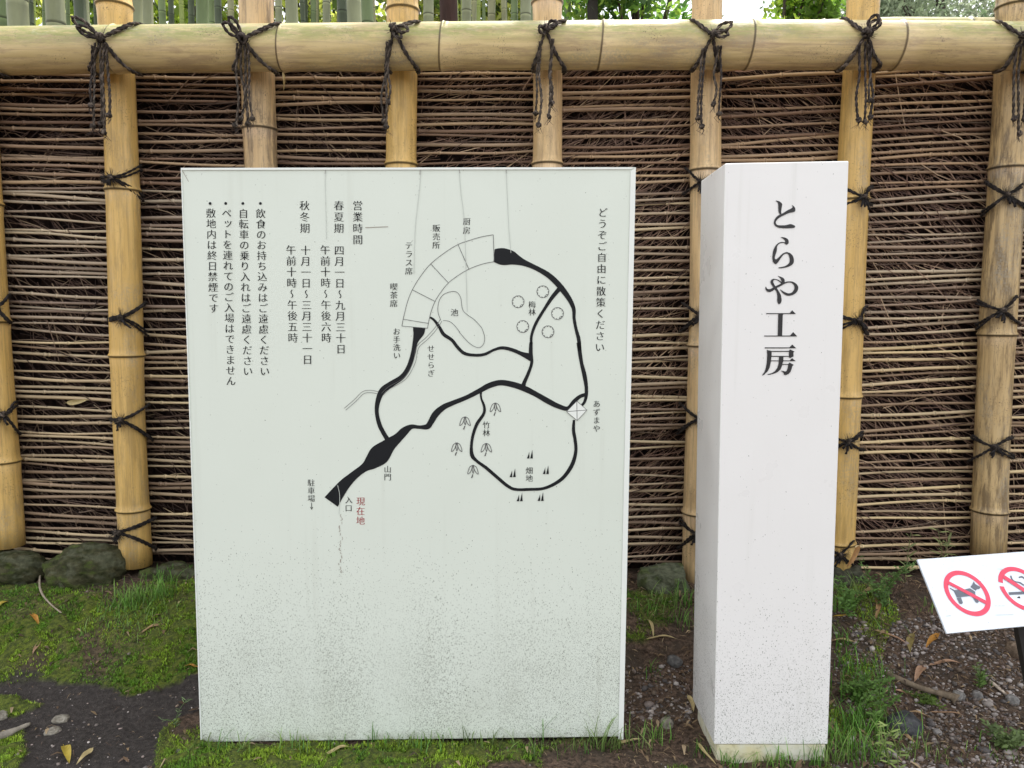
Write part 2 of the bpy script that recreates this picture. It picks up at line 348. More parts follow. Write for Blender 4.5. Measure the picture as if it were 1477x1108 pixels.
RR = .0815; RY = FY - .058 - RR
RAILP = [(-620, 84), (-260, 77), (0, 74), (190, 71), (408, 69), (640, 67), (865, 65.5), (1080, 65), (1290, 66), (1477, 67), (1760, 70), (2260, 74)]
def rail(name, Y, P, r0, nodes, dz=0.):
    pts = [at(px, py, Y) for px, py in P]; X = [p.x for p in pts]; Zr = [p.z for p in pts]
    nx_ = [at(q, 67, Y).x for q in nodes]; xs_ = set(np.linspace(X[0], X[-1], 90))
    for q in nx_: xs_ |= {q - .03, q - .012, q - .005, q - .0015, q + .0015, q + .005, q + .012, q + .03}
    mb = MB(); vs = []; cs = []; n = 48; xs_ = sorted(xs_)
    for xx in xs_:
        zz = float(np.interp(xx, X, Zr)) + dz; rr = r0 * (1 + .02 * math.sin(xx * 1.7)); cc = (1, 1, 1)
        for q in nx_:
            d = xx - q; rr += .004 * math.exp(-(d - .004) ** 2 / .00005) - .002 * math.exp(-(d + .004) ** 2 / .000008)
            if abs(d) < .0035: cc = (.25, .22, .19)
            elif 0 < d < .04: cc = (1.12, 1.12, 1.2)
        for j in range(n):
            q = 2 * math.pi * j / n; bend = .006 * math.sin(q) if abs(min((xx - u for u in nx_), key=abs)) < .01 else 0
            vs.append((xx + bend, Y + rr * math.cos(q), zz + rr * math.sin(q))); cs.append(cc)
    m_ = len(xs_); fs = [(i * n + j, i * n + (j + 1) % n, (i + 1) * n + (j + 1) % n, (i + 1) * n + j) for i in range(m_ - 1) for j in range(n)]
    fs += [tuple(range(n)), tuple(range(m_ * n - 1, (m_ - 1) * n - 1, -1))]; mb.add(vs, fs, cs); return mb.build(name, M_RAIL, fence)
rail('top_rail', RY, RAILP, RR, (-480, -280, -60, 166, 408, 637, 865, 1078, 1291, 1520, 1750, 1980))
rail('rear_rail', FY + .058 + .06, [(-620, 84), (-260, 78), (400, 74), (865, 68), (1080, 57), (1290, 49), (1477, 50), (1760, 52), (2260, 56)], .06, (20, 300, 560, 800, 1180, 1390, 1600, 1820, 2040))
_rp = [at(px, py, RY) for px, py in RAILP]
def rail_z(x_): return float(np.interp(x_, [p.x for p in _rp], [p.z for p in _rp]))
def rail_pt(px, py, off=.010):
    Y = RY - RR; rr = RR + off
    for _ in range(8):
        p = at(px, py, Y); d = p.z - rail_z(p.x); Y = RY - math.sqrt(max(rr * rr - d * d, 0)) if abs(d) < rr else RY
    return at(px, py, Y)
def post_pt(k, px, py, off=.008):
    r = POSTS[k][4] / F * FY * .985 + off; Y = FY - r
    for _ in range(8):
        p = at(px, py, Y); d = p.x - post_x(k, p.z); Y = FY - math.sqrt(r * r - d * d) if abs(d) < r else FY + .01
    return at(px, py, Y)

# wattle rods and brush, one panel per bay
def bay_edges(i): return POSTS[i], POSTS[i + 1]
bays = [(-1, 11), (11, 0)] + [(i, i + 1) for i in range(10)]
for bi, (i, j) in enumerate(bays):
    bi = min(8, max(0, bi - 1))
    slope_b = [.0, .03, .012, .0, -.01, -.02, -.035, -.045, -.04][bi]
    dirs = [(-35, 14), (-32, 20), (-30, 24), (-20, 30), (25, 22), (32, 16), (-30, 20), (-30, 16), (-28, 20)][bi]
    ntw = [600, 800, 800, 800, 1000, 1700, 1600, 1300, 900][bi]
    panel = MB(); zt, zb = 2.31 - .06, .30
    def xl(z_): return (post_x(i, z_) if i >= 0 else post_x(j, z_) - .56)
    def xr(z_): return post_x(j, z_)
    zz = zt; rods = []
    while zz > zb - .06:
        rods.append(zz); zz -= random.choice((.017, .021, .024, .027, .031, .036)) * (1.16 if bi >= 5 else 1.1) * (.85 if random.random() < .2 else 1)
    for zi, zz in enumerate(rods):
        xa, xb = xl(zz) - .01, xr(zz) + .01; L = xb - xa; n = 14
        frac = (zt - zz) / (zt - zb); sl = slope_b * (.4 + 1.1 * frac) if bi < 4 else slope_b * (1.4 - .8 * frac)
        sl += random.gauss(0, .016); dep = FY + .066 + random.uniform(-.006, .012); r0 = random.uniform(.0042, .0072)
        nd = sorted(random.uniform(.04, .96) for _ in range(random.choice((1, 2, 2, 3)))); kinks = [random.gauss(0, .03) for _ in nd]
        base = np.array(random.choice(((.49, .39, .275), (.42, .33, .24), (.56, .455, .31), (.37, .29, .22), (.47, .385, .285), (.30, .22, .165), (.25, .18, .135))))
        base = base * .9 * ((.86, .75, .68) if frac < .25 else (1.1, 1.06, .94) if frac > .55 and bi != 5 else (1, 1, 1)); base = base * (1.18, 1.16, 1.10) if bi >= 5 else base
        ts = set(np.linspace(0, 1, n))
        for q in nd: ts |= {max(0, q - .014), max(0, q - .006), q, min(1, q + .008), min(1, q + .016)}
        ts = sorted(ts); pts = []; rad = []; cols = []; ph = random.random() * 6
        for t in ts:
            off = sum(kk * max(0, t - q) * L for q, kk in zip(nd, kinks)) * .7
            off -= t * sum(kk * max(0, 1 - q) * L for q, kk in zip(nd, kinks)) * .6
            zc = zz - sl * (t - .5) * L + off + .003 * math.sin(t * 5 + ph)
            pts.append((xa + t * L, dep + .006 * math.sin(t * 4 + ph), zc)); q = min((abs(t - u) for u in nd)); rad.append(r0 * (1.6 if q < .002 else 1.3 if q < .009 else 1))
            cols.append(tuple(base * (.55 if q < .001 else 1.2 if q < .01 else 1)))
        panel.tube(pts, rad, 7, cols=cols)
        if random.random() < .5:   # side twig
            q = random.choice(nd); p = Vector(pts[min(range(len(ts)), key=lambda u: abs(ts[u] - q))]); sgn = random.choice((-1, 1)); l = random.uniform(.04, .12)
            panel.tube([p, p + Vector((sgn * l * .5, -.004, random.uniform(.0, .012))), p + Vector((sgn * l, .004, random.uniform(-.01, .03)))], [.0022, .0018, .001], 4, tuple(base * .8))
    for _ in range(34):     # thin dark rods in between, set deeper
        zz = random.uniform(zb, zt); xa, xb = xl(zz), xr(zz); a_ = random.uniform(0, .5); b_ = random.uniform(.5, 1.05); sl = slope_b * .6 + random.gauss(0, .04); q = random.uniform(.0018, .0034)
        P = [(xa + (xb - xa) * (a_ + (b_ - a_) * t), FY + .078 + .004 * math.sin(t * 6), min(2.29, zz - sl * (t - .5) * (xb - xa) + .006 * math.sin(t * 4 + a_ * 9))) for t in np.linspace(0, 1, 9)]
        panel.tube(P, [q] * 8 + [q * .5], 5, random.choice(((.14, .09, .065), (.10, .065, .048), (.19, .135, .095))))
    wp = panel.build('wattle_panel', M_ROD, fence)
    br = MB()
    for _ in range(ntw):
        zz = random.uniform(zb - .02, zt + .05); xx = random.uniform(xl(zz), xr(zz)); l = random.uniform(.08, .34)
        an = R_(random.gauss(dirs[0], dirs[1]) if random.random() < .85 else random.uniform(-90, 90))
        if bi in (1, 2) and zz > 1.75 and random.random() < .6: an = R_(random.gauss(20, 25))
        d = Vector((math.cos(an), random.gauss(0, .05), math.sin(an))); c = Vector((xx, FY + random.uniform(.074, .115) - (.022 if random.random() < .06 else 0), zz))
        bnd = Vector((0, 0, random.gauss(0, .007)))
        a_, b_ = c - d * l / 2, c + d * l / 2; lo_, hi_ = xl(zz) - .02, xr(zz) + .02
        a_.x = min(max(a_.x, lo_), hi_); b_.x = min(max(b_.x, lo_), hi_); 
        for q in (a_, b_): q.z = min(q.z, 2.30)
        tone = random.choice(((.17, .105, .08), (.11, .068, .052), (.22, .145, .11), (.07, .043, .036), (.32, .22, .16))) if random.random() < .9 else (.45, .34, .23)
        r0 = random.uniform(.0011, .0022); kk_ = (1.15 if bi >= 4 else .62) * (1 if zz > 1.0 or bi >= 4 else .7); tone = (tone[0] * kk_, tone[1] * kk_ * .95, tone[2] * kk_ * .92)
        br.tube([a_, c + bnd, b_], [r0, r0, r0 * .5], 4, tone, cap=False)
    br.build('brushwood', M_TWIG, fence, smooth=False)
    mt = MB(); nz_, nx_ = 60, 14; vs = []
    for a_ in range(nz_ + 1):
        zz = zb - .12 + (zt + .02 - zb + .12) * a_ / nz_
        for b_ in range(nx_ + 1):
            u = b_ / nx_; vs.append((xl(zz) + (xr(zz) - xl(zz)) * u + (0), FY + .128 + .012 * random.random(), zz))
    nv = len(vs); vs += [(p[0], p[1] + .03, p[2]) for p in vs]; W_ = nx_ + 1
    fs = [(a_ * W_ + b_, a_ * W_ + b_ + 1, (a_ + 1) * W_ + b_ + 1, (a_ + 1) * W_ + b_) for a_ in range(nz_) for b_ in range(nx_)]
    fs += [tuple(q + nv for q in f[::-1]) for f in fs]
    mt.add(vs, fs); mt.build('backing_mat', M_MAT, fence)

# palm rope lashings
def rope(mb, pts, r=.0036, tw=46, k=8, tone=None):
    pts = [Vector(p) for p in crom(pts, k)]; 
    d = [0]
    for a_, b_ in zip(pts, pts[1:]): d.append(d[-1] + (b_ - a_).length)
    L = d[-1]; n = max(6, int(L / .007)); P = []
    for q in np.linspace(0, L, n): P.append(Vector([float(np.interp(q, d, [p[c] for p in pts])) for c in range(3)]))
    t0 = (P[1] - P[0]).normalized(); a = t0.orthogonal().normalized()
    A, B = [], []
    for q, p in enumerate(P):
        t = (P[min(q + 1, n - 1)] - P[max(q - 1, 0)]).normalized(); a = (a - t * a.dot(t)).normalized(); b = t.cross(a); ph = q * L / n * tw * 3.5
        o = (a * math.cos(ph) + b * math.sin(ph)) * r * .8; A.append(p + o); B.append(p - o)
    c = tone or random.choice(((.085, .066, .052), (.11, .086, .068), (.06, .046, .04)))
    jit = lambda: [tuple(x * q for x in c) for q in [random.uniform(.55, 1.5) for _ in P]]
    mb.tube(A, r, 6, cols=jit()); mb.tube(B, r, 6, cols=[tuple(x * .42 for x in q) for q in jit()])
    return P
def fuzz(mb, P, n, l=.02):
    for _ in range(n):
        p = random.choice(P); d = Vector((random.gauss(0, 1), -abs(random.gauss(0, .6)), random.gauss(-.3, 1))).normalized() * random.uniform(.4, 1) * l
        mb.tube([p, p + d * .6 + Vector((0, 0, -.002)), p + d], [.0007, .0006, .0004], 3, (.03, .024, .022), cap=False)
def knot(mb, c, s=1.):
    for q in range(4):
        a0 = random.random() * 6; ax = Vector((random.gauss(0, 1), random.gauss(0, .4), random.gauss(0, 1))).normalized(); u = ax.orthogonal().normalized(); v = ax.cross(u)
        rope(mb, [c + (u * math.cos(a0 + w_) + v * math.sin(a0 + w_)) * .011 * s + Vector((0, -.006, 0)) for w_ in np.linspace(0, 5.6, 8)], .0036)
def tail(mb, px0, py0, px1, py1, dep, kn=True):
    py1 += random.uniform(-14, 6); px1 += random.uniform(-2, 2)
    p0 = rail_pt(px0, py0, .014); p1 = at(px1, py1, dep)
    pm = [rail_pt(px0 + (px1 - px0) * .3, py0 + (95 - py0) * .55, .014)] if py0 < 80 else []
    lo = at(px0 + (px1 - px0) * .65, 108, RY - RR * .75 - .006)
    P = rope(mb, [p0] + pm + [lo + Vector((random.gauss(0, .004), 0, 0)), Vector((random.gauss(0, .005), random.uniform(-.006, 0), 0)) + at((px0 + px1) / 2 * .4 + px1 * .6, (108 + py1) / 2, dep), p1], random.uniform(.0026, .0033))
    if kn: knot(mb, p1, .55)
    fuzz(mb, P, 30, .016)
    for _ in range(5): mb.tube([p1, p1 + Vector((random.gauss(0, .006), 0, -.012)), p1 + Vector((random.gauss(0, .012), -.004, -.03))], [.0015, .001, .0005], 3, (.04, .03, .028), cap=False)
# per post: knot px, arm ends (over the top / under the rail), loops, tails
LASH = {0: ((-45, 52), [(-10, 33), (-8, 104)], [], [(-46, 60, -52, 180)]),
        1: ((146, 55), [(192, 34), (188, 102), (128, 100)], [(-32, -22, 1), (-26, -10, 1)], [(137, 62, 137, 186), (144, 60, 146, 183), (149, 60, 151, 187), (152, 62, 157, 180), (133, 66, 131, 150)]),
        2: ((350, 56), [(398, 34), (390, 100), (336, 100)], [(-22, -16, 1), (-14, -24, 1)], [(342, 62, 340, 180), (352, 60, 357, 187), (356, 62, 366, 172), (347, 66, 348, 184)]),
        3: ((568, 42), [(600, 31), (598, 96), (556, 98)], [(20, 4, 1), (10, 14, 1)], [(558, 60, 554, 180), (562, 58, 558, 187), (560, 62, 562, 150)]),
        4: ((787, 42), [(812, 30), (812, 97), (768, 97)], [(14, -6, 1), (-8, 6, 1)], [(779, 60, 774, 176), (780, 60, 778, 186), (795, 56, 797, 160), (798, 56, 790, 174)]),
        5: ((1028, 50), [(998, 29), (1036, 98), (1000, 98)], [(18, 2, 1), (22, -12, 1)], [(1014, 70, 1006, 172), (1018, 70, 1013, 178), (1036, 66, 1030, 164), (1040, 66, 1036, 160)]),
        6: ((1250, 48), [(1216, 26), (1268, 94), (1214, 98)], [(12, -14, 1), (8, -20, 1)], [(1240, 62, 1236, 172), (1248, 60, 1247, 172), (1256, 60, 1254, 168), (1252, 64, 1252, 150)]),
        8: ((1692, 52), [(1724, 32), (1716, 100), (1664, 100)], [(14, -10, 1)], [(1684, 64, 1680, 176), (1696, 64, 1692, 168)]), 9: ((1926, 52), [(1958, 32), (1950, 100), (1898, 100)], [(-14, -10, 1)], [(1918, 64, 1914, 172)]), 11: ((-250, 56), [(-218, 36), (-224, 106), (-276, 106)], [(14, -8, 1)], [(-256, 64, -254, 178)]),
        7: ((1475, 52), [(1440, 31), (1490, 98), (1446, 99)], [(14, -10, 1)], [(1466, 66, 1462, 184), (1473, 64, 1470, 190), (1482, 64, 1478, 186)])}
for k, (kp, arms, loops, tails) in LASH.items():
    mb = MB(); kc = rail_pt(*kp, .016); knot(mb, kc, random.uniform(1.05, 1.5))
    for ax, ay in arms:
        for dd in (0, 2.6):
            mid = rail_pt((kp[0] * .45 + ax * .55), (kp[1] * .5 + ay * .5) + (-3 if ay < kp[1] else 5) + dd, .007); e = rail_pt(ax + dd, ay, .006)
            back = Vector((e.x + .004, RY + .02, rail_z(e.x) + (RR * 1.0 + .004) * (1 if ay < 60 else -1)))
            P = rope(mb, [kc, mid, e, back], random.uniform(.0032, .0038)); fuzz(mb, P, 10, .012)
    for lx, ly, _ in loops:
        tip = kc + Vector((lx * .0027, -.022, -ly * .0027)); sd_ = Vector((-ly, 0, -lx)).normalized() * .014
        rope(mb, [kc, kc * .4 + tip * .6 + sd_ + Vector((0, -.012, 0)), tip, kc * .45 + tip * .55 - sd_, kc + Vector((.003, -.008, 0))], .0036)
    for px0, py0, px1, py1 in tails: tail(mb, px0, py0, px1, py1, RY - RR - .004 + random.uniform(0, .02) if k not in (2, 5) else RY - RR * .8)
    fuzz(mb, [kc], 40, .04); mb.build('rope_lashing', M_ROPE, fence)
# cross ties half way down the posts: (post, knot x offset px, y)
TIES = [(0, 6, 442), (0, 8, 598), (1, -14, 256), (1, -8, 458), (1, -14, 606), (1, -24, 768), (5, -6, 262), (5, -4, 455), (5, -2, 604), (5, -4, 770),
        (6, 14, 284), (6, 16, 462), (6, 8, 637), (6, 4, 800), (7, 2, 281), (7, 4, 448), (7, 2, 645), (2, 0, 460), (3, -4, 455), (4, 4, 460), (8, 0, 285), (8, 3, 450), (8, 2, 640), (9, 2, 280), (9, -2, 455), (9, 1, 640), (10, 2, 290), (10, 0, 470), (11, 3, 270), (11, -2, 450), (11, 2, 620)]
for k, dx, yy in TIES:
    mb = MB(); xc = proj((post_x(k, at(CX, yy, FY).z), FY, at(CX, yy, FY).z))[0]; hw = POSTS[k][4]; kc = post_pt(k, xc + dx, yy, .012); knot(mb, kc, random.uniform(.65, 1.))
    left = k in (0, 1, 2, 3)
    ends = [(hw + 4, -17), (hw + 6, 20), (-hw - 2, 4), (-hw - 3, -4)] if left else [(hw + 4, -16), (hw + 4, 13), (-hw - 4, -17), (-hw - 8, 17)]
    for ex, ey in ends:
        for dd in (0, 2.2):
            ex += random.uniform(-2, 2); ey += random.uniform(-4, 4); a_ = post_pt(k, xc + dx * .5 + ex * .5, yy + ey * .5 + dd + random.uniform(-2, 2), .005); b_ = post_pt(k, xc + ex * .93, yy + ey + dd, .006); c_ = at(xc + ex * 1.08, yy + ey * 1.15 + dd, FY + .045)
            P = rope(mb, [kc, a_, b_, c_], random.uniform(.0026, .0034), tone=(.026, .020, .018)); fuzz(mb, P, 22, .018)
    for _ in range(2 if left else 4):
        e = kc + Vector((random.gauss(0, .02), -.012, -random.uniform(.02, .05))); rope(mb, [kc, kc * .5 + e * .5 + Vector((0, -.008, 0)), e], .0028, tone=(.022, .018, .018))
    fuzz(mb, [kc], 90, .045); mb.build('rope_tie', M_ROPE, fence)

# ------------------------------------------------------------------ flat print helpers
class Plane:
    def __init__(s, p, n): s.p = Vector(p); s.n = Vector(n).normalized()     # n points towards the viewer side
    def P(s, px, py, d=.001):
        r = ray(px, py); q = s.p + s.n * d; return CAM + r * ((q - CAM).dot(s.n) / r.dot(s.n))
LAY = [0]
def lay(): LAY[0] += 1; return .0008 + (LAY[0] % 40) * .00003
def flatpoly(mb, pl, P, d=None):
    d = d if d is not None else lay(); bm = bmesh.new(); vs = [bm.verts.new(pl.P(a, b, d)) for a, b in P]
    es = [bm.edges.new((vs[i], vs[(i + 1) % len(vs)])) for i in range(len(vs))]
    bmesh.ops.triangle_fill(bm, edges=es, use_beauty=True, normal=pl.n); bm.verts.index_update()
    mb.add([v.co.copy() for v in bm.verts], [tuple(v.index for v in f.verts) for f in bm.faces]); bm.free()
def ribbon(mb, pl, C, k=6, d=None):
    """C: (x, y, width) in photo px"""
    d = d if d is not None else lay(); Q = crom(C, k) if len(C) > 2 else [np.array(c, float) for c in C]; vs = []
    for i, q in enumerate(Q):
        t = Q[min(i + 1, len(Q) - 1)][:2] - Q[max(i - 1, 0)][:2]; t = t / (np.hypot(*t) + 1e-9); nn = np.array((-t[1], t[0])) * q[2] / 2
        vs += [pl.P(*(q[:2] + nn), d), pl.P(*(q[:2] - nn), d)]
    mb.add(vs, [(2 * i, 2 * i + 1, 2 * i + 3, 2 * i + 2) for i in range(len(Q) - 1)])
def line(mb, pl, P, wd=.8, k=6, d=None): ribbon(mb, pl, [(a, b, wd) for a, b in P], k, d)
_gl = {}
def glyph(ch, thin):
    if (ch, thin) in _gl: return _gl[ch, thin]
    cu = bpy.data.curves.new('t', 'FONT'); cu.body = ch; cu.size = 1; cu.offset = thin; cu.resolution_u = 3; cu.align_x = 'CENTER'
    ob = bpy.data.objects.new('t', cu); COL.objects.link(ob); bpy.context.view_layer.update()
    me = bpy.data.meshes.new_from_object(ob.evaluated_get(bpy.context.evaluated_depsgraph_get()))
    r = ([tuple(v.co) for v in me.vertices], [tuple(p.vertices) for p in me.polygons]); bpy.data.objects.remove(ob); bpy.data.curves.remove(cu); bpy.data.meshes.remove(me)
    _gl[ch, thin] = r; return r
GC = .385; GS = 1.0
def text(mb, pl, s, x0, y0, x1, y1, size, smear=.035, thin=-.012):
    for i, ch in enumerate(s):
        t = i / max(1, len(s) - 1); cx, cy = x0 + (x1 - x0) * t, y0 + (y1 - y0) * t
        V, Fs = glyph(ch, thin)
        for dx in (-smear / 2, smear / 2):
            d = lay(); vs = []
            for v in V:
                a, b = v[0] * GS, (v[1] - GC) * GS
                if ch == '〜': a, b = b * .9, a * .9
                if ch == 'ッ': a += .1; b += .1
                vs.append(pl.P(cx + (a + dx) * size, cy - b * size, d))
            mb.add(vs, Fs)

# ------------------------------------------------------------------ map sign
BLp = onz(290, 1073, 0.0); Ys = BLp.y; BRp = onz(899, 1065, 0.0)
Ys2 = Ys + .012
TL, TR, BL, BR = at(261, 242, Ys), at(917, 241, Ys2), at(290, 1074, Ys), at(899, 1066, Ys2)
u = ((BR - BL) + (TR - TL)).normalized(); nrm = Vector((u.y, -u.x, 0)).normalized()
if nrm.y > 0: nrm = -nrm
msign = thing('map_sign', 'large white map board with black garden paths and vertical lettering standing before the fence', 'sign', ((BL.x + BR.x) / 2, (BL.y + BR.y) / 2, 0))
def slab(TL, TR, BL, BR, nrm, th, bev, mat, name, parent, low=0.):
    bm = bmesh.new(); q = [BL, BR, TR, TL]; q = [v.copy() for v in q]; q[0].z -= low; q[1].z -= low
    a = [bm.verts.new(v) for v in q]; b = [bm.verts.new(v - nrm * th) for v in q]
    bm.faces.new(a); bm.faces.new(b[::-1])
    for i in range(4): bm.faces.new((a[i], b[i], b[(i + 1) % 4], a[(i + 1) % 4]))
    bmesh.ops.recalc_face_normals(bm, faces=bm.faces); bmesh.ops.bevel(bm, geom=list(bm.edges), offset=bev, segments=3, affect='EDGES', profile=.6)
    bm.verts.index_update(); mb = MB(); mb.add([v.co.copy() for v in bm.verts], [tuple(v.index for v in f.verts) for f in bm.faces]); bm.free()
    return mb.build(name, mat, parent, smooth=False)
slab(TL, TR, BL, BR, nrm, .085, .0025, M_SIGN, 'panel', msign, -.007)
for f_ in (.12, .5, .88):
    q = BL.lerp(BR, f_) - nrm * .045; lg = MB(); bx0 = [q + u * a_ - nrm * b_ + Vector((0, 0, c_)) for c_ in (-.15, .009) for a_, b_ in ((-.05, -.02), (.05, -.02), (.05, .02), (-.05, .02))]
    lg.add(bx0, [(0, 1, 2, 3), (4, 5, 6, 7), (0, 1, 5, 4), (1, 2, 6, 5), (2, 3, 7, 6), (3, 0, 4, 7)]); lg.build('foot', M_STEEL, msign, smooth=False)
pl = Plane((TL + TR + BL + BR) / 4, nrm)
tm = MB(); e = .0025
def strip(P, nrm, h):
    a = [pl.P(*p, .0006) for p in P]; b = [q + nrm * h for q in a]; tm.add(a + b, [(4, 5, 6, 7), (0, 4, 7, 3), (1, 2, 6, 5), (0, 1, 5, 4), (3, 7, 6, 2)])
strip([(909.5, 247), (917, 241.6), (899, 1066), (891.8, 1066)], nrm, e)
strip([(261.4, 242.5), (916.5, 241.5), (910, 244.5), (263, 245.6)], nrm, e)  # top lip: paler strip paints in the light caught by the bevel
strip([(261.2, 243), (262.6, 246), (291.4, 1074), (290, 1074)], nrm, e)
tm.build('edge_trim_highlight', M_TRIM, msign, smooth=False)
# writing
tx = MB()
def T(s, x0, y0, x1, y1, size, mb=None, **k):
    q = MB() if mb is None else mb; text(q, pl, s, x0, y0, x1, y1, size, **k)
    if mb is None: q.build('lettering', M_INK, msign, smooth=False)
T('敷地内は終日禁煙です', 304.1, 307.4, 308.2, 444.7, 14.6); T('ペットを連れてのご入場はできません', 326.9, 307.4, 333.1, 549.4, 14.6)
T('自転車の乗り入れはご遠慮ください', 351, 307.9, 357.5, 535.4, 14.6); T('飲食のお持ち込みはご遠慮ください', 375.9, 307.9, 381.8, 535.4, 14.6)
for bx in (303, 325.5, 350.2, 375.6): tx = MB(); flatpoly(tx, pl, [(bx + 2.1 * math.cos(q * .524), 293.5 + 2.1 * math.sin(q * .524)) for q in range(12)]); tx.build('bullet_print', M_INK, msign, smooth=False)
T('秋冬期', 439.2, 296.5, 439.8, 329, 15); T('十月一日〜三月三十一日', 440.6, 361, 443.6, 518.6, 15); T('午前十時〜午後五時', 419.7, 360.4, 422.5, 487.2, 15)
T('春夏期', 488.8, 296.5, 488.8, 329, 15); T('四月一日〜九月三十日', 489.3, 361, 491.8, 503.4, 15); T('午前十時〜午後六時', 469, 360.4, 470.7, 487.2, 15)
T('営業時間', 515.9, 296.5, 516.1, 345.5, 15); T('どうぞご自由に散策ください', 869.5, 306.4, 865.2, 500.9, 14.5)
T('厨房', 673.2, 319.4, 673.2, 332.3, 11.5); T('販売所', 629.4, 329.1, 629.2, 353.6, 11.5); T('テラス席', 589.8, 354, 589.8, 391, 11.5); T('喫茶席', 568, 413.6, 568, 437.6, 11.5)
T('池', 655.5, 450.6, 655.5, 450.6, 11.5); T('お手洗い', 572, 478.2, 572.5, 512.6, 11); T('せせらぎ', 621.5, 502.8, 621.8, 538.4, 11); T('山門', 559.1, 676.9, 559.1, 688.1, 11)
T('駐車場', 448.8, 696.5, 449, 718.9, 11); tx = MB(); line(tx, pl, [(449.4, 725), (449.4, 734)], .8); line(tx, pl, [(447.6, 731.5), (449.4, 735), (451.2, 731.5)], .8, 1)
T('入口', 503.1, 721.1, 502.8, 732.9, 11); T('梅林', 767.5, 439.2, 767.5, 450, 11); T('あずまや', 860.6, 582.5, 860.6, 618, 11); T('竹林', 701.5, 613, 701.5, 624.3, 11); T('畑地', 763.4, 678.8, 763.4, 690, 11)
tx.build('arrow_print', M_INK, msign, smooth=False)
rd = MB(); T('現在地', 520.2, 723.1, 519.9, 751, 13, rd); rd.build('lettering', M_RED, msign, smooth=False)
# garden paths
pm = MB()
c2 = lambda L: [(540 + a / 5.54, 280 + b / 5.54, *[w_ / 5.54 for w_ in r]) for a, b, *r in L]
c3 = lambda L: [(680 + a / 4.617, 280 + b / 4.617, *[w_ / 4.617 for w_ in r]) for a, b, *r in L]
c4 = lambda L: [(420 + a / 3.573, 460 + b / 3.573, *[w_ / 3.573 for w_ in r]) for a, b, *r in L]
c5 = lambda L: [(640 + a / 4.2615, 480 + b / 4.2615, *[w_ / 4.2615 for w_ in r]) for a, b, *r in L]
ribbon(pm, pl, c3([(151, 409, 84), (180, 412, 104), (215, 417, 112), (262, 424, 96), (305, 440, 66), (345, 456, 44), (390, 474, 34), (445, 500, 32), (505, 535, 36), (560, 582, 38), (610, 640, 38), (655, 705, 32), (681, 765, 25), (684, 830, 21), (697, 900, 21), (715, 970, 25), (720, 1040, 21)]) + c5([(830, 60, 26), (838, 130, 24), (848, 190, 22), (865, 260, 26), (876, 330, 22), (876, 385, 20), (866, 425, 17), (850, 446, 15)]))
ribbon(pm, pl, c5([(874, 380, 22), (838, 392, 22), (802, 422, 25), (762, 466, 26), (700, 450, 30), (640, 420, 34), (570, 380, 32), (500, 345, 36), (430, 320, 36), (350, 307, 34), (280, 325, 34), (220, 357, 30), (140, 398, 27), (60, 430, 29), (0, 457, 34)]) + c4([(745, 490, 34), (718, 535, 30), (700, 556, 28), (660, 558, 18), (620, 556, 24), (585, 578, 42), (550, 613, 48), (505, 650, 70), (455, 700, 106), (410, 742, 74), (378, 766, 44), (330, 802, 42), (280, 848, 56), (240, 897, 70), (206, 944, 84)]))
ribbon(pm, pl, c3([(594, 622, 30), (540, 685, 26), (490, 760, 20), (430, 860, 20), (401, 940, 18), (398, 1000, 18)]) + c5([(537, 60, 20), (535, 125, 24), (541, 185, 18), (520, 250, 20), (494, 310, 24), (486, 345, 36)]))
ribbon(pm, pl, c2([(445, 984, 14), (480, 1010, 20), (520, 1065, 24)]) + c5([(0, 10, 22), (50, 45, 20), (90, 95, 20), (130, 128, 20), (190, 138, 18), (250, 133, 18), (310, 105, 16), (360, 93, 20), (420, 105, 22), (480, 130, 26), (538, 152, 48)]))
ribbon(pm, pl, c4([(660, 46, 63), (657, 70, 58), (648, 95, 40), (638, 125, 26), (628, 180, 24), (605, 250, 24), (570, 300, 26), (510, 340, 32), (470, 370, 32), (448, 420, 26), (441, 480, 20), (455, 545, 22), (480, 595, 22), (508, 640, 26)]))
ribbon(pm, pl, c5([(228, 352, 15), (230, 400, 12), (249, 455, 16), (245, 500, 18), (205, 560, 20), (180, 630, 18), (170, 700, 18), (175, 755, 24), (205, 790, 18), (260, 830, 20), (330, 890, 20), (390, 940, 20), (440, 963, 18), (530, 963, 18), (610, 958, 18), (680, 930, 20), (740, 885, 22), (790, 810, 24), (812, 730, 20), (808, 660, 20), (798, 600, 20), (801, 536, 14)]))
for cx, cy in ((530, 747), (424, 862), (628, 843), (467, 1010), (596, 1008)):
    fp = MB()
    for P in ([(-19, 26), (-9, 2), (-4, -16), (-3, 26)], [(2, 26), (9, -4), (15, -28), (18, 26)]): flatpoly(fp, pl, [q[:2] for q in c5([(cx + a, cy + b) for a, b in P])])
    fp.build('field_symbol', M_INK, msign, smooth=False)
pm.build('path_print', M_INK, msign, smooth=False)
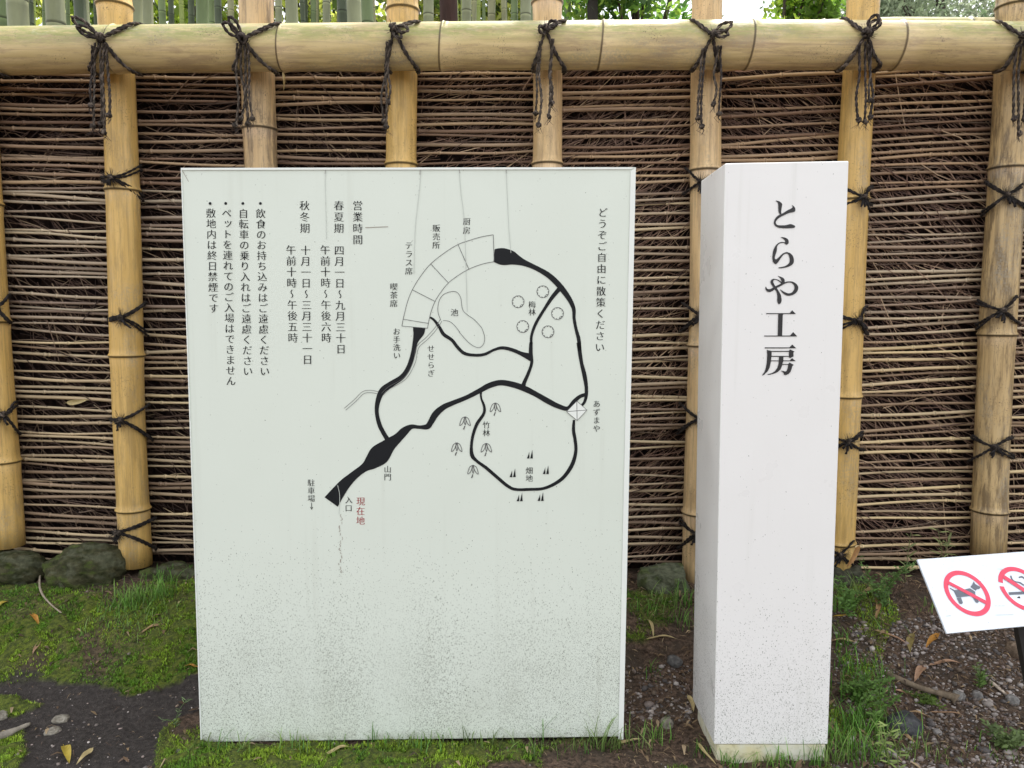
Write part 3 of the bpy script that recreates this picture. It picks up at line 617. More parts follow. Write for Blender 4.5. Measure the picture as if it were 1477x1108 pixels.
# thin outlines
ln = MB()
for P in ([(950, 325), (850, 343), (760, 370), (668, 403), (560, 470), (450, 558), (370, 655), (303, 765), (262, 870), (232, 990), (220, 1055)],
          [(956, 540), (860, 560), (755, 600), (670, 650), (592, 710), (530, 785), (485, 858), (455, 935), (434, 1020), (425, 1072)]): line(ln, pl, [q[:2] for q in c2(P)], .75)
for P in ([(950, 325), (957, 540)], [(668, 403), (755, 600)], [(450, 558), (592, 710)], [(303, 765), (485, 858)], [(230, 1000), (432, 1033)], [(220, 1055), (425, 1072)]): line(ln, pl, [q[:2] for q in c2(P)], .75)
ln.build('building_outline', M_LINE, msign, smooth=False); ln = MB()
pond = [q[:2] for q in c2([(530, 1008), (508, 940), (515, 860), (550, 805), (610, 780), (660, 785), (690, 830), (698, 890), (712, 935), (750, 970), (800, 1005), (850, 1060)])] + [q[:2] for q in c3([(72, 900), (87, 950), (80, 1000), (45, 1023)])] + [q[:2] for q in c5([(160, 66), (100, 2)])] + [q[:2] for q in c2([(680, 1100), (640, 1050), (600, 1018), (550, 1010)])]
line(ln, pl, pond, .7); ln.build('pond_outline', M_LINE, msign, smooth=False); ln = MB()
st = [(772, 8), (745, 50), (700, 100), (660, 135), (645, 165), (635, 220), (600, 290), (560, 325), (505, 355), (470, 388)]; st2 = [(450, 382), (410, 374), (370, 381), (330, 420), (277, 466)]
for S_ in (st, st2):
    Q = crom([q[:2] for q in c4(S_)], 5)
    for sg in (-1, 1):
        O = []
        for i, q in enumerate(Q):
            t = Q[min(i + 1, len(Q) - 1)] - Q[max(i - 1, 0)]; t = t / np.hypot(*t); O.append(tuple(q + sg * np.array((-t[1], t[0])) * 1.7))
        line(ln, pl, O, .6, 1)
    ln.build('stream_outline', M_LINE, msign, smooth=False); ln = MB()
for cx, cy in ((311, 717), (476, 650), (573, 795), (342, 882), (510, 917)):
    for q in range(11):
        a0 = q / 11 * 6.283 + .1; line(ln, pl, [q_[:2] for q_ in c3([(cx + 40 * math.cos(a0 + w_), cy + 40 * math.sin(a0 + w_)) for w_ in (0, .16, .32, .48)])], .8, 2)
        line(ln, pl, [q_[:2] for q_ in c3([(cx + r_2 * math.cos(a0 + w_), cy + r_2 * math.sin(a0 + w_)) for w_, r_2 in ((.44, 40), (.48, 35), (.53, 34), (.57, 40))])], .8, 2)
        a1 = a0 + .53; line(ln, pl, [q_[:2] for q_ in c3([(cx + rr_ * math.cos(a1), cy + rr_ * math.sin(a1)) for rr_ in (40, 33)])], .8)
    for q in (.7, 1.0): line(ln, pl, [q_[:2] for q_ in c3([(cx + rr_ * math.cos(q), cy + rr_ * math.sin(q)) for rr_ in (41, 27)])], .8)
    ln.build('plum_symbol', M_LINE, msign, smooth=False); ln = MB()
for cx, cy in ((318, 470), (131, 555), (80, 715), (262, 718), (180, 853)):
    for sg in (-1, 1):
        line(ln, pl, [q_[:2] for q_ in c5([(cx + sg * a, cy + b) for a, b in ((1, -39), (19, -28), (29, -5), (32, 16), (18, 6), (8, -14), (3, -36))])], .9)
    line(ln, pl, [q_[:2] for q_ in c5([(cx, cy - 39), (cx + 6, cy - 12), (cx + 1, cy + 14)])], .9); line(ln, pl, [q_[:2] for q_ in c5([(cx, cy - 39), (cx - 5, cy - 12), (cx + 1, cy + 14)])], .9)
    line(ln, pl, [q_[:2] for q_ in c5([(cx - 1, cy + 18), (cx - 9, cy + 40)])], 1.5)
    ln.build('bamboo_symbol', M_LINE, msign, smooth=False); ln = MB()
line(ln, pl, [q[:2] for q in c5([(818, 420), (880, 475), (820, 540), (755, 485), (818, 420)])], .8, 1, .0026)
line(ln, pl, [q[:2] for q in c5([(818, 420), (820, 540)])], .8, 1, .00262); line(ln, pl, [q[:2] for q in c5([(755, 485), (880, 475)])], .8, 1, .00264)
ln.build('pavilion_outline', M_LINE, msign, smooth=False)
az = MB(); flatpoly(az, pl, [q[:2] for q in c5([(818, 420), (880, 475), (820, 540), (755, 485)])], .0024); az.build('pavilion_print', M_TRIM, msign, smooth=False)
sn = MB(); line(sn, pl, [(606.5, 243), (606, 262), (602, 300), (599, 330), (597, 395)], .8, 6, .0024); sn.build('drip_stain', M_STAIN, msign, smooth=False)
sn = MB(); line(sn, pl, [(662, 243), (665, 280), (669, 310), (671, 350), (674, 450)], .8, 6, .00243); sn.build('drip_stain', M_STAIN, msign, smooth=False)
sn = MB(); line(sn, pl, [(730, 243), (732, 290), (734, 330), (737, 365)], .8, 6, .00246); sn.build('drip_stain', M_STAIN, msign, smooth=False)
sn = MB(); line(sn, pl, [(470, 243), (469, 262), (470, 300), (471, 345)], .7, 6, .00249); sn.build('drip_stain', M_STAIN, msign, smooth=False)
sn = MB(); line(sn, pl, [(487, 700), (490, 716), (489, 742)], .7, 4, .0025); sn.build('drip_stain', M_STAIN, msign, smooth=False)
ck = MB()
for i in range(16):
    y0 = 742 + i * 5.4; x0 = 491 + 2.2 * math.sin(i * 1.3) + random.uniform(-1, 1); line(ck, pl, [(x0, y0), (x0 + random.uniform(-1.5, 1.5), y0 + 2), (x0 + random.uniform(-1.5, 1.5), y0 + random.uniform(3, 5))], random.uniform(.5, 1.4), 2)
ck.build('mud_track', M_CRACK, msign, smooth=False)
ck = MB(); line(ck, pl, [(526.7, 328.5), (543, 327.7), (559.7, 327.1)], 1.0); ck.build('scratch', M_CRACK, msign, smooth=False)
ck = MB(); line(ck, pl, [(606.5, 242.5), (606, 252)], 1.6); ck.build('scratch', M_CRACK, msign, smooth=False)
ck = MB(); line(ck, pl, [(662, 242.5), (663, 250)], 1.6); ck.build('scratch', M_CRACK, msign, smooth=False)
ck = MB(); line(ck, pl, [(730, 243), (730.5, 250)], 1.4); ck.build('scratch', M_CRACK, msign, smooth=False)
ck = MB(); line(ck, pl, [(470, 243), (469, 251)], 1.2); ck.build('scratch', M_CRACK, msign, smooth=False)
ck = MB(); line(ck, pl, [(263, 246), (272, 262)], .7); ck.build('scratch', M_CRACK, msign, smooth=False)

# ------------------------------------------------------------------ name pillar
A = onz(1029, 1099, 0); B = onz(1193, 1100, 0); Yp = (A.y + B.y) / 2
pTL, pTR, pBL, pBR = at(1046, 235.5, Yp), at(1224.5, 232, Yp), at(1030, 1074, Yp), at(1194, 1074, Yp)
pn = Vector((0, -1, 0)); pillar = thing('name_pillar', 'tall square white pillar with five large charcoal characters standing right of the map board', 'sign pillar', ((A.x + B.x) / 2, Yp + .18, 0))
DEP = .25
print('pillar back edge px', proj(pTL + Vector((0, DEP, 0))), proj(pBL + Vector((0, DEP, 0))), 'Ys', Ys, BRp.y, Yp)
slab(pTL, pTR, pBL, pBR, pn, DEP, .004, M_PILL, 'body', pillar)
k0 = Vector((.010, .004, -.003)); k1 = Vector((-.004, .004, -.003))
slab(pBL + k0, pBR + k1, pBL + Vector((.010, .004, -.16)), pBR + Vector((-.004, .004, -.16)), pn, DEP - .03, .004, M_PLINTH, 'plinth', pillar)
pp = Plane((pTL + pBR) / 2, pn); tt = MB(); sc = 60 / 1108
def G(P, ox, oy, smooth=True): 
    Q = [(ox + a * sc, oy + b * sc) for a, b in P]; flatpoly(tt, pp, [tuple(q) for q in crom(Q, 4, True)] if smooth else Q)
def GR(P, ox, oy): ribbon(tt, pp, [(ox + a * sc, oy + b * sc, w_ * sc) for a, b, w_ in P], 6)
o = (1100, 280)
G([(345, 175), (400, 180), (460, 200), (515, 255), (518, 300), (505, 380), (495, 470), (500, 530), (470, 535), (430, 490), (420, 400), (412, 250), (385, 210)], *o)
G([(775, 295), (815, 310), (860, 360), (872, 420), (860, 465), (820, 480), (720, 500), (600, 550), (480, 610), (400, 670), (355, 730), (350, 770), (375, 810), (420, 828), (560, 832), (640, 822), (730, 800), (790, 810), (850, 840), (868, 868), (850, 895), (800, 905), (600, 910), (480, 905), (400, 885), (340, 850), (305, 800), (300, 740), (325, 670), (380, 600), (450, 550), (540, 510), (650, 440), (760, 385), (795, 355), (792, 325)], *o)
tt.build('character', M_INKT, pillar, smooth=False); tt = MB()
o = (1100, 335)
G([(480, 135), (540, 132), (610, 148), (665, 180), (695, 240), (685, 300), (640, 332), (610, 320), (580, 290), (540, 285), (480, 290), (420, 330), (385, 390), (380, 470), (365, 540), (340, 610), (325, 680), (345, 720), (380, 710), (440, 660), (500, 600), (560, 555), (640, 530), (720, 550), (780, 600), (820, 670), (832, 750), (820, 820), (780, 870), (720, 905), (620, 940), (500, 960), (430, 960), (425, 940), (500, 925), (590, 905), (660, 865), (710, 815), (722, 740), (712, 660), (690, 600), (650, 570), (600, 575), (540, 620), (480, 700), (420, 790), (370, 845), (330, 845), (280, 790), (260, 700), (268, 580), (290, 470), (340, 370), (410, 295), (490, 260), (560, 262), (600, 262), (590, 215), (550, 175)], *o)
tt.build('character', M_INKT, pillar, smooth=False); tt = MB()
o = (1095, 390)
GR([(180, 435, 14), (192, 500, 46), (260, 540, 78), (340, 518, 70), (420, 465, 62), (540, 405, 55), (660, 345, 42), (760, 312, 32), (860, 315, 38), (940, 360, 62), (985, 430, 95), (985, 510, 100), (930, 590, 85), (850, 635, 65), (750, 640, 65), (650, 590, 50), (558, 512, 12)], *o)
GR([(600, 345, 30), (560, 300, 30), (500, 262, 26), (430, 240, 22), (370, 252, 48), (338, 305, 74), (368, 380, 66), (430, 470, 62), (490, 560, 64), (530, 670, 95), (540, 780, 116), (536, 850, 96), (534, 898, 40)], *o)
GR([(500, 152, 8), (570, 190, 40), (622, 240, 85), (640, 300, 85), (620, 365, 70)], *o)
tt.build('character', M_INKT, pillar, smooth=False); tt = MB()
o = (1095, 440)
G([(190, 217), (512, 217), (812, 217), (880, 140), (980, 240), (650, 241), (630, 270), (612, 814), (828, 814), (905, 720), (1015, 838), (135, 838), (135, 814), (495, 814), (510, 241), (190, 241)], *o, smooth=False)
tt.build('character', M_INKT, pillar, smooth=False); tt = MB()
o = (1095, 490)
G([(150, 205), (812, 205), (880, 130), (990, 230), (150, 234)], *o, smooth=False)
G([(205, 272), (320, 298), (335, 312), (328, 450), (312, 600), (280, 740), (230, 840), (150, 920), (90, 960), (80, 945), (140, 860), (180, 750), (205, 600), (215, 400)], *o, smooth=False)
G([(325, 299), (805, 299), (805, 324), (325, 324)], *o, smooth=False); G([(820, 258), (940, 315), (912, 350), (918, 450), (830, 490), (795, 470), (793, 325), (800, 290)], *o, smooth=False)
G([(322, 432), (800, 432), (800, 456), (322, 456)], *o, smooth=False); G([(308, 553), (818, 553), (880, 492), (975, 573), (308, 575)], *o, smooth=False)
G([(530, 450), (650, 450), (645, 500), (645, 580), (620, 640), (610, 700), (570, 790), (500, 860), (400, 905), (300, 930), (235, 938), (225, 918), (340, 890), (420, 840), (480, 760), (515, 650), (525, 570)], *o, smooth=False)
G([(612, 648), (785, 648), (785, 670), (606, 670)], *o, smooth=False)
G([(810, 608), (920, 670), (880, 710), (865, 780), (840, 850), (790, 910), (720, 942), (655, 940), (660, 900), (635, 865), (585, 835), (600, 825), (700, 850), (735, 830), (760, 760), (775, 680), (775, 650)], *o, smooth=False)
tt.build('character', M_INKT, pillar, smooth=False)

# ------------------------------------------------------------------ small notice plate on a stake
Yb = 1.985; Yt = Yb * 1.073
qTL, qBL = at(1323, 807, Yt), at(1366, 914, Yb); qR = at(1477, 795.5, Yt * 1.03)
uu = (qR - qTL).normalized(); vv = (qTL - qBL); vv = (vv - uu * vv.dot(uu)); hgt = vv.length; vv = vv.normalized(); bn = uu.cross(vv)
if bn.y > 0: bn = -bn
WID = .53; qTR, qBR = qTL + uu * WID, qBL + uu * WID
mid = (qTL + qTR + qBL + qBR) / 4; foot = at(1490, 1030, mid.y + .02); foot = Vector((foot.x, foot.y, ghf(foot.x, foot.y)))
plate = thing('notice_sign', 'small tilted white plate with red no dogs and no smoking rings on dark stake', 'sign', foot)
slab(qTL, qTR, qBL, qBR, bn, .006, .0012, M_PLATE, 'plate', plate)
sk = MB(); top = mid - bn * .008 - vv * .02
sk.tube([foot + Vector((0, 0, -.08)), foot + Vector((-.004, 0, .12)), top], .016, 4, cap=True)
sk.build('stake', M_STEEL, plate, smooth=False)
bk = MB(); bk.tube([mid - bn * .012 - uu * .16, mid - bn * .012 + uu * .16], .006, 6); bk.build('bracket', M_STEEL, plate)
bp = Plane(mid, bn); s6 = 117 / 1477
d6 = lambda L: [(1360 + a * s6, 815 + b * s6, *[w_ * s6 for w_ in r]) for a, b, *r in L]
def ring(mb, c, r0, r1, d, skip=()):
    n = 64; vs = []
    for i in range(n):
        q = 2 * math.pi * i / n; e = uu * math.cos(q) + vv * math.sin(q); vs += [c + e * r0, c + e * r1]
    mb.add(vs, [(2 * i, 2 * i + 1, (2 * i + 3) % (2 * n), (2 * i + 2) % (2 * n)) for i in range(n) if i not in skip])
rg = MB(); r1 = .068; r0 = .0545; cA = bp.P(1395.0, 855.3, .0012); cB = bp.P(1473.6, 849.3, .0012)
ring(rg, cA, r0, r1, 0); ring(rg, cB, r0, r1, 0, (28, 29))
ribbon(rg, bp, [d6([(100, 318, 52)])[0], d6([(800, 690, 60)])[0]], 1, .0024); 
def brd(p): q = Vector(p); return q
a0 = cB + (uu * -.7 + vv * .72).normalized() * r0; a1 = cB + (uu * .7 - vv * .72).normalized() * r0; t_ = (a1 - a0).normalized(); s_ = bn.cross(t_).normalized() * .0068
off = bn * .0014; rg.add([a0 + s_ + off, a0 - s_ + off, a1 - s_ + off, a1 + s_ + off], [(0, 1, 2, 3)]); 
for P in ([(945, 742), (985, 738)], [(1010, 740), (1050, 742)], [(1075, 738), (1130, 741)], [(960, 910), (1100, 905), (1290, 898)], [(1000, 72), (1120, 76)], [(60, 930), (150, 915)]):
    sf = MB(); line(sf, bp, [q[:2] for q in d6(P)], .6, 3, .002); sf.build('scuff', M_STAIN, plate, smooth=False)
rg.build('red_ring_print', M_PINK, plate, smooth=False)
dg = MB()
flatpoly(dg, bp, [q[:2] for q in d6([(115, 418), (132, 414), (215, 458), (420, 440), (490, 422), (592, 488), (588, 520), (612, 590), (655, 672), (632, 692), (595, 676), (560, 612), (515, 562), (380, 578), (252, 592), (235, 540), (200, 472)])], .0016)
flatpoly(dg, bp, [q[:2] for q in d6([(255, 602), (330, 590), (367, 690), (345, 712), (305, 702)])], .0017); flatpoly(dg, bp, [q[:2] for q in d6([(560, 298), (592, 348), (688, 404), (665, 437), (620, 440), (600, 467), (505, 398), (540, 350)])], .0018)
dg.build('dog_pictogram', M_GREY, plate, smooth=False); dg = MB()
flatpoly(dg, bp, [q[:2] for q in d6([(1195, 497), (1800, 462), (1812, 520), (1212, 545)])], .0011)
ribbon(dg, bp, d6([(1235, 195, 26), (1262, 262, 22), (1320, 305, 22), (1400, 322, 26), (1470, 365, 24), (1540, 380, 22)]), 5, .0010); ribbon(dg, bp, d6([(1385, 228, 28), (1440, 215, 28), (1490, 245, 24), (1560, 262, 24), (1610, 310, 20)]), 5, .00105)
dg.build('cigarette_pictogram', M_GREY, plate, smooth=False)

# ------------------------------------------------------------------ stones
def blob(c, sx, sy, sz, tone, seed, sub=4, rot=0., tilt=0., box=.0, rough=.12):
    bm = bmesh.new(); bmesh.ops.create_icosphere(bm, subdivisions=sub, radius=1); g_ = np.random.default_rng(seed); o_ = g_.random(3) * 40; mb = MB(); vs = []; cs = []
    Rm = Matrix.Rotation(rot, 3, 'Z') @ Matrix.Rotation(tilt, 3, 'Y')
    for v in bm.verts:
        p = v.co.copy(); 
        if box: q = max(abs(p.x), abs(p.y), abs(p.z)); p = p * (1 - box) + p / q * box * .8
        p = p * (1 + rough * .5 * (abs(float(fbm(p.x * 2.3 + o_[2], p.y * 2.3 + p.z * 2.1)) - .47) * -3 + .3)); nn = float(fbm(p.x * 1.6 + o_[0] + p.z, p.y * 1.6 + o_[1] + p.z * .7)) - .47; n2 = float(fbm(p.x * 6 + o_[2], p.y * 6 + p.z * 5)) - .47
        p *= 1 + nn * rough * 3 + n2 * rough * .6; p = Rm @ Vector((p.x * sx, p.y * sy, p.z * sz)); vs.append(p + c)
        k = max(0, min(1, .5 + 4 * n2)); cc = np.array(tone[0]) * (1 - k) + np.array(tone[1]) * k; li = float(fbm(p.x / sx * 3 + 9, p.y / sy * 2 + p.z / sz * 3)); cc = cc * .5 + np.array((.085, .09, .06)) * .6 if sub > 4 and li > .60 else cc; cc = cc * .5 + np.array((.045, .065, .012)) * .7 if sub > 4 and li < .40 else cc; cs.append(tuple(cc))
    bm.verts.index_update(); mb.add(vs, [tuple(v.index for v in f.verts) for f in bm.faces], cs); bm.free(); return mb
MOSSY = ((.036, .040, .018), (.062, .060, .032)); GREYG = ((.07, .08, .05), (.12, .13, .085)); GREY = ((.075, .075, .075), (.14, .135, .13)); PALE = ((.17, .15, .12), (.27, .25, .21)); BRN = ((.12, .085, .06), (.20, .15, .11))
for (px, py, Y, wx, hz, dy, tone, seed, box, rot, lab) in [
    (128, 822, 2.84, 58, 36, .11, MOSSY, 1, .25, .1, 'large rounded mossy boulder at the fence foot between the first two posts'),
    (14, 822, 2.86, 52, 30, .10, MOSSY, 2, .2, .3, 'dark mossy stone under the cut foot of the leftmost fence post'),
    (250, 838, 2.88, 48, 26, .09, MOSSY, 3, .3, -.2, 'low dark stone behind the left edge of the map board'),
    (958, 848, 2.80, 42, 34, .07, GREYG, 4, .6, .12, 'grey green angular stone at the fence foot between map board and pillar'),
    (1212, 838, 2.86, 30, 26, .08, ((.045, .045, .035), (.075, .07, .05)), 5, .4, .2, 'dark stone at the foot of the post just right of the pillar'),
    (1304, 1052, None, 27, 19, .05, ((.045, .047, .05), (.09, .09, .095)), 6, .25, .3, 'dark grey stone lying among weeds right of the pillar'),
    (1465, 940, None, 13, 12, .03, BRN, 8, .4, .2, 'brown stone in the gravel beside the notice stake'),
    (88, 1038, None, 13, 5, .02, PALE, 9, .2, .3, 'flat pale stone set in the dark soil, farther of the two'),
    (76, 1056, None, 12, 5, .02, PALE, 10, .2, .8, 'flat pale stone set in the dark soil, nearer of the two'),
    (962, 1046, None, 10, 9, .02, PALE, 11, .5, .4, 'small squarish stone between the map board and the pillar foot'),
    (973, 955, None, 12, 7, .03, GREY, 12, .2, .4, 'small grey stone in the brown litter behind the pillar'),
    (4, 1033, None, 9, 6, .02, PALE, 13, .3, .4, 'small pale stone at the left frame edge beside moss'),
    (1382, 1005, None, 10, 7, .02, ((.16, .15, .14), (.25, .24, .23)), 14, .3, .4, 'light grey pebble at the thick end of the fallen branch'),
    (1352, 1058, None, 6, 6, .014, ((.22, .20, .19), (.32, .30, .29)), 15, .3, .4, 'round pale pinkish pebble right of the dark grey stone'),
    (1460, 1012, None, 8, 8, .02, ((.17, .165, .16), (.26, .25, .24)), 16, .3, .4, 'grey pebble in gravel near the stake foot'),
    (1410, 1005, None, 8, 7, .018, ((.15, .14, .135), (.24, .23, .22)), 17, .3, 1., 'dull grey pebble between branch end and stake')]:
    p = at(px, py, Y) if Y else onground(px, py); s_ = p.y / F; 
    if not Y: p.z += hz * s_ * .15
    o_ = blob(p, wx * s_, dy, hz * s_ * (1 if Y else 1.15), tone, seed, 5 if wx > 28 else 3, rot, 0, box, .2 if wx > 28 else .14).build('stone' if wx > 15 else 'pebble', M_STONE, None, (p.x, p.y, p.z - hz * s_)); tag(o_, lab, 'stone')

# ------------------------------------------------------------------ fallen leaves, sticks
def leaf(px, py, px2, py2, wpx, tone, label, curl=.25, lift=.006, lifty=None):
    a = onground(px, py); b = onground(px2, py2)
    if lifty: a = at(px, py, lifty); b = at(px2, py2, lifty - .02)
    L = (b - a); l = L.length; d = L.normalized(); sd_ = d.cross(Vector((0, 0, 1))).normalized(); upv = sd_.cross(d); 
    if lifty: upv = Vector((0, -1, 0)); sd_ = d.cross(upv).normalized()
    wd = wpx / F * a.y; mb = MB(); vs = []; cs = []; n = 12; g_ = random.Random(px * 7 + py)
    ph = g_.random() * 6; bend = g_.uniform(-.08, .08)
    for i in range(n + 1):
        t = i / n; ww = wd * .5 * (math.sin(math.pi * min(1, t ** .75)) ** .8 * (1 - .25 * t) + .02); c = a + L * t + upv * (lift + curl * l * .25 * math.sin(math.pi * t) + .002 * math.sin(t * 7 + ph)) + sd_ * bend * l * math.sin(math.pi * t)
        for s2, hh in ((-1, .45), (-.5, .12), (0, 0), (.5, .12), (1, .45)):
            vs.append(c + sd_ * ww * s2 + upv * ww * hh * (1 + .4 * math.sin(t * 9 + s2 + ph))); k = .8 + .35 * g_.random() * (1 if s2 else .6); cs.append(tuple(q * k * (.8 if i > n - 2 or i < 1 else 1) for q in tone))
    mb.add(vs, [(i * 5 + j, i * 5 + j + 1, i * 5 + j + 6, i * 5 + j + 5) for i in range(n) for j in range(4)], cs)
    st_ = a - d * l * .12; mb.tube([a + upv * lift, st_ + upv * lift * .5], [.0012, .0008], 4, tuple(q * .7 for q in tone))
    o_ = mb.build('fallen_leaf', M_LEAF, None, tuple(a)); return tag(o_, label, 'leaf', 'fallen bamboo leaves')
ORG, TAN, PAL, PNK, OLV, YEL = (.52, .25, .05), (.42, .28, .15), (.55, .44, .22), (.46, .28, .18), (.30, .24, .09), (.50, .38, .06)
for a in [(92, 1078, 100, 1104, 13, YEL, 'bright yellow leaf lying on the bare soil near the bottom left'), (133, 1082, 110, 1106, 11, PAL, 'pale cream leaf on bare soil right of the bright yellow leaf'),
          (234, 903, 198, 919, 9, TAN, 'long tan bamboo leaf lying on green moss left of the map board'), (44, 886, 57, 904, 8, ORG, 'orange brown leaf on the mossy bank at far left'),
          (60, 926, 48, 946, 6, PNK, 'dull pinkish leaf on brown moss below the orange brown leaf'), (286, 964, 266, 963, 5, ORG, 'narrow orange leaf touching the left edge of the map board'),
          (128, 881, 119, 886, 6, PAL, 'tiny pale leaf on the moss below the boulder'), (0, 812, 18, 826, 6, YEL, 'yellow green leaf beside the stone at the left frame edge'), (-6, 880, 13, 869, 10, YEL, 'dull yellow leaf at the left frame edge on the bank'),
          (1264, 852, 1236, 862, 11, TAN, 'broad tan leaf in the weeds below the leaning leaf'), (1263, 863, 1261, 897, 8, (.40, .24, .12), 'brown leaf pointing down the bank right of the weeds'),
          (1224, 890, 1199, 893, 5, (.45, .30, .04), 'thin mustard leaf by the right edge of the pillar'), (1234, 928, 1198, 927, 7, PAL, 'straight pale leaf against the right edge of the pillar'),
          (1260, 912, 1310, 934, 8, PNK, 'long pinkish tan leaf sloping down toward the olive leaf'), (1317, 916, 1313, 944, 11, OLV, 'olive brown leaf standing on the gravel bank'), (1354, 916, 1335, 938, 10, ORG, 'orange leaf on gravel below the corner of the notice plate'),
          (1334, 962, 1319, 985, 12, PNK, 'curled pinkish leaf above the fallen branch'), (1340, 962, 1388, 959, 9, PNK, 'split pinkish leaf right of the curled one'), (1290, 999, 1322, 1007, 6, PNK, 'curved pinkish leaf below the fallen branch'),
          (1308, 1029, 1344, 1037, 5, TAN, 'narrow tan leaf lying behind the dark grey stone'), (1340, 1030, 1394, 1036, 5, (.36, .22, .13), 'long brown leaf stretching right of the dark grey stone'), (1300, 1062, 1322, 1075, 7, TAN, 'short tan leaf in front of the dark grey stone'),
          (932, 924, 980, 925, 6, PAL, 'long straw coloured leaf lying crosswise between map board and pillar'), (933, 893, 942, 922, 5, PAL, 'slim straw leaf standing behind the crosswise one'), (992, 1005, 1000, 1029, 9, PAL, 'pale leaf leaning by the left side of the pillar'),
          (504, 1080, 462, 1096, 9, PAL, 'pale leaf on moss before the foot of the map board'), (1003, 1074, 1034, 1108, 6, PAL, 'long curled straw leaf at the front left foot of the pillar'), (890, 1078, 926, 1070, 7, PAL, 'pale torn leaf before the right corner of the map board')]:
    leaf(*a)
leaf(96, 581, 128, 576, 8, PAL, 'pale leaf caught between wattle rods left of the second post', .05, .004, 2.935)
leaf(1058, 103, 1094, 100, 7, (.40, .24, .17), 'reddish dry leaf caught under the top rail above the pillar', .05, .004, 2.925)
leaf(408, 103, 409, 132, 4, PAL, 'thin straw leaf hanging below the top rail right of the third post', .05, .004, 2.92)
leaf(1239, 786, 1220, 818, 9, (.45, .24, .09), 'orange brown leaf leaning against the foot of the post right of the pillar', .1, .004, 2.80)
def stick(pts, r, tone, name, label, cat='stick'):
    mb = MB(); P = crom(pts, 5); n = len(P); mb.tube(P, [np.interp(i, np.linspace(0, n - 1, len(r)), r) * (1 + .12 * random.uniform(-1, 1)) for i in range(n)], 10, cols=[tuple(q * u_ for q in tone) for u_ in [random.uniform(.75, 1.25) for _ in P]])
    return tag(mb.build(name, M_BARK, None, tuple(pts[0])), label, cat)
g = lambda px, py, dz=.0: onground(px, py) + Vector((0, 0, dz))
stick([g(1278, 972, .004), g(1302, 986, .01), g(1330, 1000, .016), g(1352, 1008, .02), g(1372, 1014, .022), g(1380, 1018, .02)], [.007, .009, .009, .009, .012, .019], (.15, .115, .08), 'fallen_branch', 'grey brown fallen branch with a thick cut end on the gravel', 'branch')
stick([g(-30, 1078, .012), g(8, 1066, .014), g(44, 1048, .01)], [.013, .011, .004], (.26, .23, .19), 'stick', 'grey bare stick lying over moss at the bottom left corner')
stick([g(1427, 984, .006), g(1438, 994, .008), g(1452, 1005, .006)], [.004, .005, .004], (.48, .40, .33), 'stick', 'pale peeled stick on gravel left of the stake')
stick([g(60, 822, .02), g(58, 855, .02), g(70, 872, .01), g(92, 890, .008)], [.004, .004, .003, .002], (.30, .25, .19), 'stick', 'thin pale root running down the bank left of the boulder')

# ------------------------------------------------------------------ weeds
def blade(mb, p, h, lean, w_, tone, n=5, droop=.5):
    sd_ = Vector((-lean.y, lean.x, 0)); sd_ = (sd_ if sd_.length > 1e-5 else Vector((1, 0, 0))).normalized(); vs = []; cs = []
    for i in range(n + 1):
        t = i / n; c = p + Vector((0, 0, 1)) * h * (t - droop * .5 * t * t * min(1.6, lean.length / h + .2)) + lean * t * t; q = w_ * (1 - t) ** .7 + .0003
        vs += [c - sd_ * q, c + sd_ * q]; k = .6 + .6 * t; cs += [tuple(x * k for x in tone)] * 2
    mb.add(vs, [(2 * i, 2 * i + 1, 2 * i + 3, 2 * i + 2) for i in range(n)], cs)
def leaflet(mb, p, d, l, w_, tone):
    d = d.normalized(); sd_ = d.cross(Vector((0, -.6, 1))).normalized(); q = d * l
    mb.add([p, p + q * .35 + sd_ * w_, p + q * .75 + sd_ * w_ * .7, p + q + Vector((0, 0, -.1 * l)), p + q * .75 - sd_ * w_ * .7, p + q * .35 - sd_ * w_, p + q * .55 + Vector((0, 0, .06 * l))], [(0, 1, 6), (1, 2, 6), (2, 3, 6), (3, 4, 6), (4, 5, 6), (5, 0, 6)], tone)
def weed(px, py, h, n, tone, label, name='weed', spread=.05, ll=.02, fern=True, lw=.22, Y=None):
    b = at(px, py, Y) if Y else onground(px, py); root = thing(name, label, 'plant', b); st_ = MB(); lf = MB()
    for _ in range(n):
        p0 = b + Vector((random.gauss(0, spread * .3), random.gauss(0, spread * .3), -.005)); ln_ = Vector((random.gauss(0, spread), random.gauss(0, spread) - .01, 0)); hh = h * random.uniform(.6, 1)
        pts = [p0 + Vector((0, 0, hh * t)) + ln_ * t * t for t in np.linspace(0, 1, 7)]; st_.tube(pts, [.0013] * 6 + [.0006], 4, tuple(x * .9 for x in tone))
        for i in range(1, 7):
            for sgn in (-1, 1):
                for rep in range(3 if fern else 1):
                    d = Vector((sgn * random.uniform(.4, 1), random.uniform(-.8, .5), random.uniform(.0, .8))); p = pts[i - 1].lerp(pts[i], random.random()); k = random.uniform(.6, 1.35); l = ll * random.uniform(.6, 1.2)
                    if fern:
                        for q in range(3): leaflet(lf, p + d.normalized() * l * .35 * q, d + Vector((random.gauss(0, .7), random.gauss(0, .5), random.gauss(0, .4))), l * .55, l * .14, tuple(x * k for x in tone))
                    else: leaflet(lf, p, d, l, l * lw * .5, tuple(x * k for x in tone))
    st_.build('stem', M_LEAF, root); lf.build('foliage', M_LEAF, root); return root
GR1, GR2, GR3 = (.11, .21, .04), (.12, .23, .045), (.24, .27, .11)
weed(1272, 872, .17, 6, (.10, .19, .045), 'feathery green weed growing before the fence right of the pillar', spread=.07, ll=.022)
weed(1226, 880, .13, 5, (.11, .22, .045), 'bushy bright weed tight against the right edge of the pillar', spread=.05, ll=.022)
